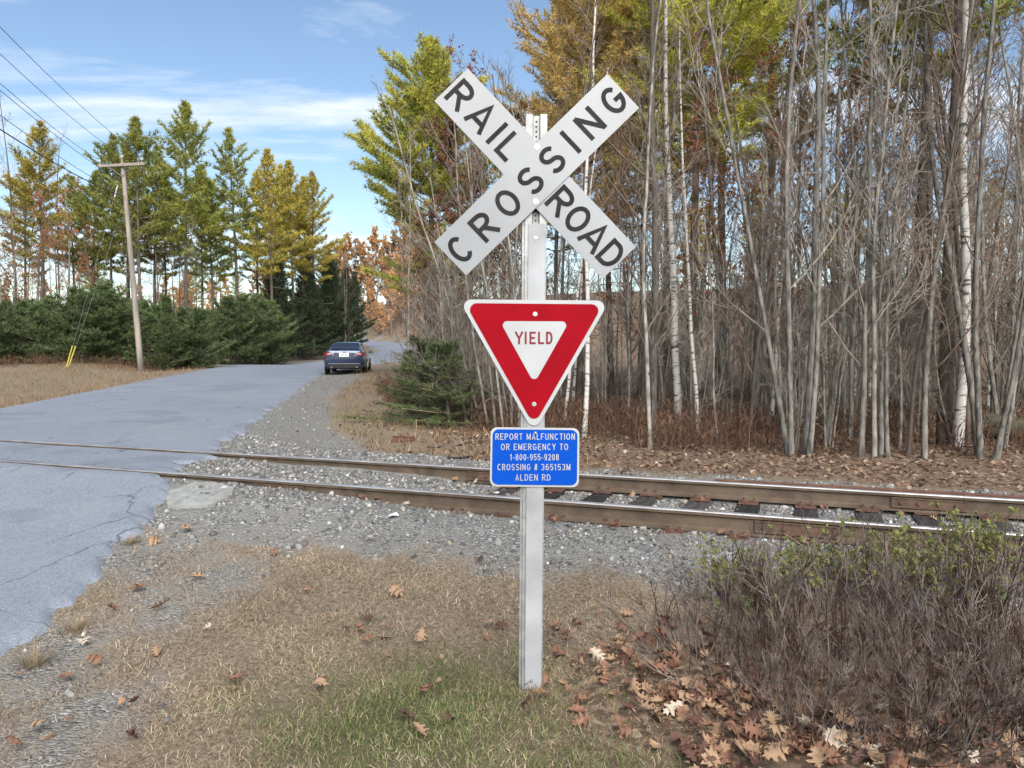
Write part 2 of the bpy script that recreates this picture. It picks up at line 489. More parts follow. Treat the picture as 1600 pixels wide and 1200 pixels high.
# zones of the ground cover
def z_gravel(x, y):
    d, s = ds(x, y)
    n = .22 * wob(1.3 * x, 1.1 * y) + .12 * wob(3.7 * x, 3.2 * y)
    lr, ll = road_lat(x, y)
    bed = sstep(5.15, 5.6, d + n) * (1 - sstep(9.2, 9.9, d + n * 1.8 - .8 * sstep(2, 7, s)))
    sh_w = np.interp(d, [0, 4, 5.2, 8, 10, 13, 20, 27, 31, 40], [1.0, 1.25, 1.6, 3.4, 2.9, 1.7, 1.3, 2.0, 2.0, .6])
    sh = (1 - sstep(sh_w * .75, sh_w * 1.15, -lr + n)) * (lr < .8) * np.interp(d, [0, 5, 6, 60], [.85, .9, 1, .9]) * np.where(d < 5.2, np.clip(.62 + .75 * wob(1.6 * x + .5, 1.5 * y), 0, 1), 1)
    lft = (1 - sstep(.5, 1.1, -ll + n)) * .7 * (ll < .6)
    return np.clip(np.maximum(np.maximum(bed, sh), lft), 0, 1)
def z_green(x, y):
    n = .25 * wob(1.9 * x, 2.1 * y)
    a = np.exp(-(((x + .40) / .85) ** 2 + ((y - 3.7) / .75) ** 2)) * 1.25
    b = np.exp(-(((x - .45) / .7) ** 2 + ((y - 3.2) / .35) ** 2)) * 1.1
    return np.clip(np.maximum(a, b) + n - .15, 0, 1)
def z_litter(x, y):
    d, s = ds(x, y)
    n = .5 * wob(.7 * x, .9 * y)
    lr, ll = road_lat(x, y)
    w = sstep(9.3, 10.4, d + n) * sstep(3.2, 5.0, -lr + n)
    pile = np.exp(-(((x - .85) / .55) ** 2 + ((y - 3.75) / .5) ** 2)) + np.exp(-(((x - 1.9) / 1.3) ** 2 + ((y - 3.6) / .8) ** 2))
    lw = sstep(5, 9, -ll) * sstep(26, 34, d) * .6
    return np.clip(np.maximum(np.maximum(w, pile), lw), 0, 1)

def build_ground():
    def axis(a, b, st, lo, hi, g):
        core = list(np.arange(a, b, st)); up = []; v, k = b, st
        while v < hi:
            up.append(v); k *= g; v += k
        up.append(hi); dn = []; v, k = a, st
        while True:
            k *= g; v -= k
            if v < lo: break
            dn.append(v)
        return np.array([lo] + dn[::-1] + core + up)
    X = axis(-5, 5.5, .06, -420, 420, 1.07); Y = axis(2.6, 12.5, .06, -90, 420, 1.05)
    gx, gy = np.meshgrid(X, Y)
    V = np.stack([gx, gy, gz(gx, gy)], -1).reshape(-1, 3)
    nx = len(X); i = np.arange(len(X) - 1)[None, :] + np.arange(len(Y) - 1)[:, None] * nx
    F = np.stack([i, i + 1, i + 1 + nx, i + nx], -1).reshape(-1, 4)
    x, y = V[:, 0], V[:, 1]
    col = np.stack([z_gravel(x, y), z_green(x, y), z_litter(x, y)], -1)
    o = link('ground', np_mesh('ground', V, F, M['ground_surface'], col, True))
    o['kind'] = 'structure'
build_ground()

def build_road():
    rg = np.random.default_rng(4)
    def sheet(name, d0, d1, step, edge_amp=.10):
        D = [d0]
        while D[-1] < d1:
            D.append(D[-1] + step * (1 + max(0, D[-1] - 9) * .10))
        D[-1] = d1
        D = np.array(D)
        sr = np.interp(D, RE[:, 0], RE[:, 1]); sl = np.interp(D, LE[:, 0], LE[:, 1])
        sr = sr + edge_amp * (.6 * np.sin(2.9 * D + .4) + .5 * np.sin(7.1 * D) + .45 * np.sin(15.7 * D + 1)) + rg.normal(0, edge_amp * .22, len(D))
        sl = sl + rg.normal(0, edge_amp * .2, len(D))
        T = np.array([0, .008, .02, .05, .09, .14, .2, .3, .4, .5, .6, .7, .8, .9, .97, 1.])
        S = sr[:, None] + (sl - sr)[:, None] * T[None, :]
        DD = np.repeat(D[:, None], len(T), 1)
        x, y = xy(DD, S)
        z = road_z(DD) + .006 + .008 * wob(.9 * x, .8 * y) * (DD < 60)
        z[:, 0] -= .05; z[:, 1] -= .010
        z[:, -1] -= .05
        # worn hollow along the right-hand wheel path before the rails
        z -= .020 * np.exp(-((S - sr[:, None] - .75) / .16) ** 2) * sstep(2, 3.4, DD) * (1 - sstep(4.6, 5.2, DD))
        V = np.stack([x, y, z], -1).reshape(-1, 3)
        n = len(T); i = np.arange(n - 1)[None, :] + np.arange(len(D) - 1)[:, None] * n
        F = np.stack([i, i + n, i + n + 1, i + 1], -1).reshape(-1, 4)
        o = link(name, np_mesh(name, V, F, M['asphalt'], None, True)); o['kind'] = 'structure'
    sheet('road', -60, D1 - .075, .06)
    sheet('road', D1 + .105, D2 - .11, .05, .16)
    sheet('road', D2 + .055, 118, .06)
build_road()

# ------------------------------------------------------------------ railway track
def rail_mesh(length, name, side, top, curve=0):
    # profile (across, up): head, web, foot
    P = [(-.070, 0), (-.070, .012), (-.012, .028), (-.009, .036), (-.009, .122), (-.034, .134), (-.036, .158), (-.030, .166),
         (.030, .166), (.036, .158), (.034, .134), (.009, .122), (.009, .036), (.012, .028), (.070, .012), (.070, 0)]
    mb = MB(); n = len(P); seg = 60
    for i in range(seg + 1):
        s = -length / 2 + length * i / seg
        mb.v.extend([(s, p[0], p[1]) for p in P])
    for i in range(seg):
        for j in range(n):
            a = i * n + j; b = i * n + (j + 1) % n
            mb.f.append((a, a + n, b + n, b)); mb.m.append(1 if j in (6, 7, 8) else 0)
    mb.f.append(tuple(range(n))); mb.m.append(0)
    mb.f.append(tuple(range(seg * n, seg * n + n))[::-1]); mb.m.append(0)
    return mb.mesh(name, [side, top])

def s_at(px, d):
    k = (px - 800) / 1200.0
    y = d / (NY + NX * k)
    return UX * k * y + UY * y

def build_track():
    s0 = 12.0
    t = thing('railway_track', 'single railway track of two steel rails on wooden ties crossing the road', 'railway track',
              (*xy(7.265, s0), 0), (0, 0, math.atan2(UY, UX)))
    # local frame: x along the track (to the left), y across, towards the camera (+y = smaller d?)
    me = rail_mesh(64, 'rail', M['rail_side'], M['rail_top'])
    ang = math.atan2(UY, UX)
    sgn = 1 if (-math.sin(ang) * NX + math.cos(ang) * NY) > 0 else -1
    def loc(d, s, z):
        return (s - s0, sgn * (d - 7.265), z)
    rails = []
    for d in (D1, D2):
        r = link('rail', me, t); r.location = loc(d, s0, RAIL_Z - .166); rails.append(r)
    # joint bars bolted to the web
    jb = MB()
    jb.box((0, .022, .075), (.62, .018, .080)); jb.box((0, .040, .036), (.62, .034, .012)); jb.box((0, .026, .117), (.62, .026, .010))
    for k in (-.23, -.08, .08, .23):
        jb.tube([(k, .03, .078), (k, .052, .078)], .017, 6, True)
    jm = jb.mesh('joint_bar', M['rail_joint'])
    for ri, d, px, side in ((1, D2, 1455, -1), (0, D1, 1247, -1), (0, D1, 437, -1), (1, D2, 772, -1)):
        o = link('joint_bar', jm, rails[ri]); sj = s_at(px, d)
        o.location = (sj - s0, 0, 0); o.scale = (1, side * sgn, 1)
    tm = []
    for k in range(4):
        rg = random.Random(50 + k); mb = MB()
        nx, ny = 14, 4
        L, W, H = 2.55, .225, .17
        for i in range(nx + 1):
            for j in range(ny + 1):
                x = W * (j / ny - .5); y = L * (i / nx - .5)
                e = 1.0 if 0 < j < ny else 0.0
                mb.v.append((x + rg.uniform(-.006, .006), y + (rg.uniform(-.03, .03) if i in (0, nx) else 0), rg.uniform(-.012, .004) - (1 - e) * .008))
        base = len(mb.v)
        for i in range(nx):
            for j in range(ny):
                a = i * (ny + 1) + j
                mb.f.append((a, a + 1, a + ny + 2, a + ny + 1)); mb.m.append(0)
        ring = [j for j in range(ny + 1)] + [(i + 1) * (ny + 1) + ny for i in range(nx)] + [nx * (ny + 1) + ny - 1 - j for j in range(ny)] + [(nx - 1 - i) * (ny + 1) for i in range(nx - 1)]
        for a in ring:
            p = mb.v[a]; mb.v.append((p[0], p[1], -H))
        m = len(ring)
        for a in range(m):
            b = (a + 1) % m
            mb.f.append((ring[b], ring[a], base + a, base + b)); mb.m.append(0)
        tm.append(mb.mesh('tie', M['tie_wood']))
    pm = MB(); pm.box((0, 0, .006), (.19, .30, .012))
    for a in (-.05, .05):
        for b in (-.085, .085):
            pm.box((a, b, .028), (.016, .016, .04)); pm.box((a, b * .9, .05), (.026, .034, .012))
    pme = pm.mesh('tie_plate', M['rust'])
    rg = random.Random(9)
    for k in range(-20, 8):
        s = -.05 + .51 * k + rg.uniform(-.03, .03)
        o = link('tie', tm[k % 4], t)
        sink = .0 if s < 2.4 else .012 * (s - 2.4) ** 2
        o.location = loc(7.265 + rg.uniform(-.05, .05), s, RAIL_Z - .166 - .014 - sink)
        o.rotation_euler = (0, 0, rg.uniform(-.05, .05))
        for d in (D1, D2):
            p = link('tie_plate', pme, o); p.location = (0, sgn * (d - 7.265), .001)
    # a spare rusty rail lying just beyond the track
    r = link('spare_rail', rail_mesh(9.0, 'spare_rail', M['rust'], M['rust']))
    sa = s_at(1120, D2 + .42)
    x, y = xy(D2 + .40, sa - 4.5)
    r.location = (x, y, RAIL_Z - .166 - .03); r.rotation_euler = (R(4), 0, math.atan2(UY, UX) + R(.6))
    tag(r, 'loose rusty red spare rail lying alongside the far rail of the track', 'rail')
build_track()

# ------------------------------------------------------------------ lettering
def arc(cx, cy, rx, ry, a0, a1, n=14):
    return [(cx + rx * math.cos(R(a0 + (a1 - a0) * i / n)), cy + ry * math.sin(R(a0 + (a1 - a0) * i / n))) for i in range(n + 1)]
def strokes(ch, w, t):
    h = t / 2; a, b = h, w - h; lo, hi = h, 1 - h
    c = w / 2; rx = c - h; ry = .5 - h
    q = .25 - h / 2
    if ch == 'M': return [[(a, 0), (a, 1)], [(a, .97), (c, .1)], [(c, .1), (b, .97)], [(b, 0), (b, 1)]]
    if ch == 'T': return [[(0, hi), (w, hi)], [(c, hi), (c, 0)]]
    if ch == 'F': return [[(w, hi), (a, hi), (a, 0)], [(a, .5), (w * .85, .5)]]
    if ch == 'U': return [[(a, 1), (a, .3)] + arc(c, .3, rx, .3 - h, 180, 360, 10)[1:] + [(b, 1)]]
    if ch == 'P': return [[(a, 0), (a, 1)], [(a, hi), (c, hi)] + arc(c, (hi + .45) / 2, b - c, (hi - .45) / 2, 90, -90, 10)[1:] + [(a, .45)]]
    if ch == '-': return [[(0, .38), (w, .38)]]
    if ch == '#': return [[(w * .22, 0), (w * .42, 1)], [(w * .62, 0), (w * .82, 1)], [(0, .34), (w * .95, .34)], [(w * .05, .66), (w, .66)]]
    if ch == '0': return [arc(c, .5, rx, ry, 90, 451, 22)]
    if ch == '1': return [[(c * 1.1, 0), (c * 1.1, 1)], [(c * 1.1, .92), (0, .72)]]
    if ch == '2': return [arc(c, .70, rx, .30 - h, 165, -30, 12) + [(a, lo), (w, lo)]]
    if ch == '3': return [arc(c * .95, 1 - h - q, rx, q, 160, -90, 12), arc(c * .95, h + q, rx, q, 90, -160, 12)]
    if ch == '5': return [[(w * .92, hi), (w * .2, hi), (w * .12, .52)] + arc(c, .33, rx, .33 - h, 120, -160, 14)]
    if ch in '69':
        p_ = [arc(c, .33, rx, .33 - h, 90, 451, 18), arc(c * 1.05, .5, rx * 1.02, ry, 50, 200, 10)]
        return p_ if ch == '6' else [[(w - x_, 1 - y_) for x_, y_ in q_] for q_ in p_]
    if ch == '8': return [arc(c, 1 - h - q, rx * .9, q, 90, 451, 16), arc(c, h + q, rx, q, 90, 451, 16)]
    if ch == 'I': return [[(c, 0), (c, 1)]]
    if ch == 'L': return [[(a, 1), (a, lo), (w, lo)]]
    if ch == 'A': return [[(a * .8, 0), (c, 1 - h * .3), (w - a * .8, 0)], [(w * .25, .30), (w * .75, .30)]]
    if ch == 'N': return [[(a, 0), (a, 1)], [(a, .97), (b, .03)], [(b, 0), (b, 1)]]
    if ch == 'E': return [[(w, hi), (a, hi), (a, lo), (w, lo)], [(a, .5), (w * .88, .5)]]
    if ch == 'Y': return [[(a * .6, 1), (c, .45)], [(w - a * .6, 1), (c, .45)], [(c, .5), (c, 0)]]
    if ch == 'O': return [arc(c, .5, rx, ry, 90, 451, 28)]
    if ch == 'C': return [arc(c, .5, rx, ry, 42, 318, 22)]
    if ch == 'G': return [arc(c, .5, rx, ry, 42, 340, 22) + [(b, .47), (c * 1.05, .47)]]
    if ch == 'S':
        q = .25 - h / 2
        return [arc(c, 1 - h - q, rx, q, 25, 270, 16) + arc(c, h + q, rx, q, 90, -155, 16)[1:]]
    if ch == 'D': return [[(a, 0), (a, 1)], [(a, hi), (c * .9, hi)] + arc(c * .9, .5, b - c * .9, ry, 90, -90, 14)[1:] + [(a, lo)]]
    if ch == 'R':
        m = .53
        return [[(a, 0), (a, 1)], [(a, hi), (c * .95, hi)] + arc(c * .95, (hi + m) / 2 - h * .3, b - c * .95, (hi - m) / 2 + h * .3, 90, -90, 12)[1:] + [(a, m - h * .6)], [(c * .95, m - h), (w - h * .5, 0)]]
def letter(mb, ch, h, w, t, origin, ex, ey, ez):
    """strokes of width t*h as raised strips; ex, ey, ez: right, up, outward"""
    for k, line in enumerate(strokes(ch, w / h, t)):
        n = len(line); P = [Vector((p[0], p[1], 0)) for p in line]; pts = []
        for i in range(n):
            d0 = (P[i] - P[i - 1]).normalized() if i > 0 else None
            d1 = (P[i + 1] - P[i]).normalized() if i < n - 1 else None
            if d0 is None: d0 = d1
            if d1 is None: d1 = d0
            n0 = Vector((-d0.y, d0.x, 0)); n1 = Vector((-d1.y, d1.x, 0)); m = (n0 + n1)
            m = m.normalized() if m.length > 1e-6 else n0
            sc_ = min(2.0, 1 / max(.3, m.dot(n0)))
            pts.append((P[i] + m * (t / 2 * sc_), P[i] - m * (t / 2 * sc_)))
        off = ez * (.0004 * k)
        f = lambda q: origin + ex * ((q.x - w / h / 2) * h) + ey * ((q.y - .5) * h) + off
        V = []
        for q, r in pts: V += [f(q), f(r)]
        mb.add(V, [(2 * i, 2 * i + 1, 2 * i + 3, 2 * i + 2) for i in range(n - 1)])

WID = {'I': .16, '1': .40, '-': .34, ' ': .30, 'M': .78, 'L': .56, 'F': .58, 'E': .62, 'T': .60, '#': .62, 'O': .76, 'G': .76, 'C': .72}

def plate(outline, thick, y_front):
    """flat sheet in the x-z plane, its face at y_front (towards -y)"""
    mb = MB(); n = len(outline)
    V = [(p[0], y_front, p[1]) for p in outline] + [(p[0], y_front + thick, p[1]) for p in outline]
    mb.add(V, [tuple(range(n)), tuple(range(2 * n - 1, n - 1, -1))] + [(i, i + n, (i + 1) % n + n, (i + 1) % n) for i in range(n)])
    return mb
def round_poly(pts, r, n=6):
    out = []; m = len(pts)
    for i in range(m):
        p = Vector(pts[i]); a = (Vector(pts[i - 1]) - p).normalized(); b = (Vector(pts[(i + 1) % m]) - p).normalized()
        half = math.acos(max(-1, min(1, a.dot(b)))) / 2
        tl = r / math.tan(half); c = p + (a + b).normalized() * (r / math.sin(half))
        p0 = p + a * tl - c; p1 = p + b * tl - c
        a0 = math.atan2(p0.y, p0.x); a1 = math.atan2(p1.y, p1.x)
        dl = (a1 - a0 + math.pi) % (2 * math.pi) - math.pi
        out += [(c.x + r * math.cos(a0 + dl * k / n), c.y + r * math.sin(a0 + dl * k / n)) for k in range(n + 1)]
    # counter-clockwise seen from -y
    return out
def inset(pts, c, k):
    return [(c[0] + (p[0] - c[0]) * k, c[1] + (p[1] - c[1]) * k) for p in pts]

def bolt(mb, x, z, y, r=.011):
    mb.tube([(x, y, z), (x, y - .003, z)], r * 1.35, 10, True)
    mb.tube([(x, y - .003, z), (x, y - .009, z)], [r * .8, r * .62], 6, True)

def build_sign():
    Y0 = 4.0
    def W(px, py):                              # sign plane coordinates relative to the post foot
        p = pix(px, py, Y0); return p.x - bx, p.z - bz
    b = pix(831, 1085, Y0); bx, bz = b.x, gz1(b.x, Y0)
    t = thing('railroad_crossing_sign', 'galvanised post carrying a white crossbuck, a red yield sign and a blue notice', 'railroad sign', (bx, Y0, bz))
    top = W(838.5, 178)
    def px_at(z):
        return top[0] * z / top[1]
    lean = math.atan2(top[0], top[1])
    RY = Matrix.Rotation(lean, 4, 'Y')
    # hat-shaped channel with punched holes
    mb = MB(); H = top[1]
    prof = [(-.055, 0.0), (-.020, 0.0), (-.016, .034), (.016, .034), (.020, 0.0), (.055, 0.0), (.055, .006), (.024, .006), (.020, .040), (-.020, .040), (-.024, .006), (-.055, .006)]
    n = len(prof)
    for z in (-.3, H):
        mb.v += [tuple(RY @ Vector((p[0], p[1], z))) for p in prof]
    for i in range(n):
        j = (i + 1) % n
        mb.f.append((i, j, j + n, i + n)); mb.m.append(0)
    mb.f.append(tuple(range(n, 2 * n))); mb.m.append(0)
    post = mb.build('post', M['galvanised'], t)
    hm = MB()
    for k in range(int(H / .0254)):
        z = .03 + k * .0254
        if z > H - .01: break
        if z > 2.3:
            hm.tube([RY @ Vector((0, .0335, z)), RY @ Vector((0, .033, z))], .0055, 8, True)
    hm.build('punched_hole', M['car_black'], post)
    # side rail of the channel seen on the left
    sm = MB()
    q = [RY @ Vector((-.063, .030, -.25)), RY @ Vector((-.063, .030, H - .06))]
    sm.box((q[0] + q[1]) / 2, (.012, .04, (q[1] - q[0]).length), RY.to_3x3())
    sm.build('edge_flange', M['galvanised'], t)
    # white reflective strip on the front
    z1 = W(838, 350)[1]
    pl = MB(); L = z1 - .002
    pl.box(RY @ Vector((.006, -.006, L / 2 + .002)), (.086, .008, L), RY.to_3x3())
    st = pl.build('reflective_strip', M['post_white'], t)
    def bolts(spots, y, r, m, parent):
        for pxx, pyy in spots:
            b_ = MB(); x, z = W(pxx, pyy); bolt(b_, x, z, y, r); b_.build('bolt', m, parent)
    bolts(((837, 372), (830, 1062)), -.010, .007, M['bolt_metal'], st)
    # crossbuck
    def blade(name, c, e0, e1, width, yf, word, lab):
        ex = Vector((e1[0] - e0[0], 0, e1[1] - e0[1])); L = ex.length; ex.normalize()
        ez = Vector((0, -1, 0)); ey = Vector((-ex.z, 0, ex.x))
        mid = Vector(((e0[0] + e1[0]) / 2, 0, (e0[1] + e1[1]) / 2))
        outl = []
        for sx, sy in ((-1, -1), (1, -1), (1, 1), (-1, 1)):
            p = mid + ex * (sx * L / 2) + ey * (sy * width / 2); outl.append((p.x, p.z))
        o = plate(outl, .004, yf).build(name, M['sheeting'], t); o['label'] = lab
        for ch, tt, w in word:
            lm = MB()
            p = Vector((c[0], 0, c[1])) + ex * (tt / 300.0); p.y = yf - .0018
            # centre the letter on the blade
            off = (p - mid).dot(ey); p -= ey * off
            letter(lm, ch, .144, w, .160, p, ex, ey, ez)
            lm.build('letter', M['letter_black'], o)
        return o
    c = W(838, 274)
    blade('crossbuck_blade', W(836, 272), W(705, 133.5), W(967, 411), .236, -.012,
          [('R', -165, .105), ('A', -119, .125), ('I', -85, .028), ('L', -57, .088), ('R', 58, .105), ('O', 96, .112), ('A', 134, .125), ('D', 171, .102)], 'white blade lettered RAIL ROAD behind the other blade')
    fb = blade('crossbuck_blade', W(838, 274), W(704, 405), W(973, 144), .236, -.019,
          [('C', -164, .10), ('R', -113, .105), ('O', -62, .112), ('S', -13, .10), ('S', 33, .10), ('I', 72, .028), ('N', 113, .11), ('G', 163, .108)], 'white blade lettered CROSSING in front of the other blade')
    bolts(((839, 231), (837, 316)), -.019, .011, M['bolt_metal'], fb)
    # yield sign
    cs = [W(717, 468), W(952, 470), W(834, 676)]
    out = round_poly([cs[0], cs[2], cs[1]], .038)
    cen = ((cs[0][0] + cs[1][0] + cs[2][0]) / 3, (cs[0][1] + cs[1][1] + cs[2][1]) / 3)
    ys = plate(out, .003, -.016).build('yield_sign', M['sheeting_white'], t)
    plate(inset(out, cen, .915), .001, -.0185).build('red_band', M['sign_red'], ys)
    ci = [W(781, 502), W(889, 502.5), W(834.5, 599)]
    inn = round_poly([ci[0], ci[2], ci[1]], .022)
    plate(inn, .001, -.0205).build('white_centre', M['sheeting_white'], ys)
    lx = [811, 821.3, 832, 845.2, 858]
    for ch, pxx, w in zip('YIELD', lx, (.042, .012, .032, .031, .034)):
        x, z = W(pxx, 528); lm = MB()
        letter(lm, ch, .064, w, .15, Vector((x, -.0225, z)), Vector((1, 0, 0)), Vector((0, 0, 1)), Vector((0, -1, 0)))
        lm.build('letter', M['letter_red'], ys)
    bolts(((836, 491), (834.5, 631)), -.0187, .009, M['bolt_metal'], ys)
    # blue notice
    cs = [W(767, 667), W(905, 668.5), W(904, 760.5), W(765.5, 759)]
    out = round_poly([cs[0], cs[3], cs[2], cs[1]], .034)
    cen = (sum(p[0] for p in cs) / 4, sum(p[1] for p in cs) / 4)
    ns = plate(out, .003, -.016).build('notice_sign', M['sheeting_white'], t)
    sx = (138 / 300 - .020) / (138 / 300); sz = (92 / 300 - .020) / (92 / 300)
    plate([(cen[0] + (p[0] - cen[0]) * sx, cen[1] + (p[1] - cen[1]) * sz) for p in out], .001, -.0185).build('blue_panel', M['sign_blue'], ns)
    for body, pxx, pyy, wpx in (('REPORT MALFUNCTION', 836, 681.5, 124), ('OR EMERGENCY TO', 835, 697.5, 105), ('1-800-955-9208', 835, 713.5, 76), ('CROSSING # 365153M', 834, 729, 114), ('ALDEN RD', 832.5, 745, 55)):
        x, z = W(pxx, pyy); h_ = .0335; t_ = .125; gap = .008
        ws = [WID.get(q, .66) * h_ for q in body]; tot = sum(ws) + gap * (len(ws) - 1); k = wpx / 300.0 / tot
        cx_ = x - tot * k / 2; lm = MB()
        for q, w_ in zip(body, ws):
            if q != ' ':
                letter(lm, q, h_, w_ * k, t_, Vector((cx_ + w_ * k / 2, -.0202, z)), Vector((1, 0, 0)), Vector((0, 0, 1)), Vector((0, -1, 0)))
            cx_ += (w_ + gap) * k
        o = lm.build('lettering', M['sheeting_white'], ns); o['kind'] = 'stuff'
    bolts(((836.5, 675.5),), -.0187, .005, M['bolt_metal'], ns)
build_sign()

# ------------------------------------------------------------------ parked car
def build_car():
    x, y = pxg(538, 34.0)
    t = thing('parked_car', 'dark blue sedan parked on the gravel shoulder with its rear to the crossing', 'car', (x, y, gz1(x, y) + .005), (0, 0, R(7)))
    def half(sec):
        return sec + [(-p[0], p[1]) for p in sec[::-1]]
    def loft(name, st, m, parent=t, close=True, smooth=True):
        mb = MB(); n = len(half(st[0][1]))
        for yy, sec in st:
            mb.v += [(p[0], yy, p[1]) for p in half(sec)]
        for i in range(len(st) - 1):
            for j in range(n):
                a = i * n + j; b_ = i * n + (j + 1) % n
                mb.f.append((a, b_, b_ + n, a + n)); mb.m.append(0)
        mb.f.append(tuple(range(n))[::-1]); mb.m.append(0)
        mb.f.append(tuple(range((len(st) - 1) * n, len(st) * n))); mb.m.append(0)
        o = mb.build(name, m, parent, smooth)
        if smooth:
            md = o.modifiers.new('edge', 'EDGE_SPLIT'); md.split_angle = R(32)
        return o
    def sec(hw, zb, zm, zs, tw):
        return [(hw * .86, zb), (hw * .97, zb + .07), (hw, zm), (hw * .985, zm + .13), (tw, zs - .035), (tw * .90, zs)]
    body = loft('body', [(0.00, sec(.74, .42, .60, .96, .66)), (.05, sec(.82, .34, .58, 1.035, .74)), (.16, sec(.885, .27, .58, 1.075, .79)), (.6, sec(.915, .22, .60, 1.06, .82)),
                         (1.4, sec(.92, .20, .62, .98, .86)), (3.1, sec(.92, .20, .62, .95, .86)), (3.7, sec(.915, .20, .60, .93, .80)), (4.45, sec(.86, .24, .56, .80, .72)), (4.76, sec(.70, .32, .5, .66, .56))], M['car_paint'])
    def sec2(bw, zb, tw, zt):
        return [(bw, zb), (bw * .5 + tw * .5 + .03, (zb + zt) / 2), (tw, zt - .04), (tw * .82, zt)]
    loft('cabin', [(.52, sec2(.76, .95, .70, 1.07)), (.80, sec2(.79, .95, .67, 1.22)), (1.22, sec2(.80, .95, .62, 1.415)), (1.8, sec2(.81, .93, .61, 1.455)), (2.45, sec2(.81, .93, .60, 1.44)), (2.9, sec2(.80, .93, .64, 1.24)), (3.35, sec2(.78, .90, .72, .97))], M['car_paint'])
    mb = MB()
    mb.add([(-.655, .555, 1.095), (.655, .555, 1.095), (.66, .80, 1.205), (.575, 1.17, 1.383), (-.575, 1.17, 1.383), (-.66, .80, 1.205)], [(0, 1, 2, 5), (5, 2, 3, 4)])
    mb.v = [(p[0] * .93, p[1] - .012, p[2] + .022) for p in mb.v]
    mb.build('rear_window', M['car_glass'], t)
    for sx in (-1, 1):
        for (ya, yb, yc, yd) in ((.98, 1.78, 1.82, 1.28), (1.86, 2.95, 2.52, 1.88)):
            mb = MB()
            mb.add([(sx * .822, ya, 1.0), (sx * .826, yb, .99), (sx * .652, yc, 1.385), (sx * .652, yd, 1.385)], [(0, 1, 2, 3) if sx > 0 else (3, 2, 1, 0)])
            mb.build('side_window', M['car_glass'], t)
        # tail lamp
        mb = MB()
        mb.add([(sx * .50, .012, .875), (sx * .50, .012, .955), (sx * .76, .02, .985), (sx * .86, .16, .985), (sx * .895, .30, .93), (sx * .90, .30, .86), (sx * .885, .13, .80), (sx * .77, .012, .80)],
               [(0, 1, 2, 7), (7, 2, 3, 6), (6, 3, 4, 5)] if sx < 0 else [(7, 2, 1, 0), (6, 3, 2, 7), (5, 4, 3, 6)])
        mb.v = [(p[0] * 1.012, p[1] - .03, p[2]) for p in mb.v]
        tl = mb.build('tail_light', M['tail_red'], t)
        mb = MB(); mb.box((sx * .63, -.022, .905), (.19, .012, .035)); mb.build('reverse_lamp', M['tail_clear'], tl)
        # mirror
        mb = MB(); mb.box((sx * .99, 2.72, 1.0), (.20, .09, .13)); mb.box((sx * .89, 2.75, .96), (.08, .05, .04))
        mb.build('mirror', M['car_paint'], t)
        # wheels
        for yy in (.98, 3.72):
            mb = MB(); mb.tube([(-.11, 0, 0), (-.10, 0, 0), (.10, 0, 0), (.11, 0, 0)], [.27, .325, .325, .27], 22, True)
            wob_ = mb.build('wheel', M['tyre'], t, False); wob_.location = (sx * .83, yy, .325)
            mb = MB()
            mb.tube([(sx * .105, 0, 0), (sx * .115, 0, 0)], .205, 18, True)
            for k in range(5):
                a = 2 * math.pi * k / 5
                mb.box((sx * .118, .11 * math.cos(a), .11 * math.sin(a)), (.012, .19, .05), Matrix.Rotation(a, 3, 'X'))
            mb.build('rim', M['rim'], wob_)
            mb = MB(); mb.tube([(sx * .835, yy, .325), (sx * .925, yy, .325)], .365, 22, True); mb.build('wheel_arch', M['car_black'], t)
    mb = MB(); mb.box((0, -.012, .86), (.92, .012, .20)); mb.build('plate_recess', M['car_paint'], t)
    mb = MB(); mb.box((0, -.026, .865), (.42, .010, .165)); pl = mb.build('number_plate', M['plate_white'], t)
    mb = MB()
    for k, w in enumerate((.03, .035, .03, .03, .035)):
        mb.box((-.12 + k * .06, -.0335, .86), (w, .003, .075))
    mb.build('plate_mark', M['plate_ink'], pl)
    mb = MB(); mb.box((0, -.024, .995), (.12, .01, .035)); mb.build('badge', M['rim'], t)
    mb = MB(); mb.box((0, .03, .40), (1.44, .10, .13)); mb.box((0, .035, .335), (1.30, .10, .10)); mb.build('lower_bumper', M['car_black'], t)
    mb = MB(); mb.box((0, -.022, .475), (1.36, .010, .018)); mb.build('bumper_trim', M['rim'], t)
    mb = MB(); mb.tube([(0, 1.5, 1.43), (0, 1.42, 1.50)], [.03, .012], 5, True); mb.build('antenna', M['car_black'], t)
    for sx in (-.55, .55):
        mb = MB(); mb.tube([(sx, -.02, .33), (sx, .2, .33)], .035, 10, True); mb.build('exhaust_pipe', M['rim'], t)
build_car()

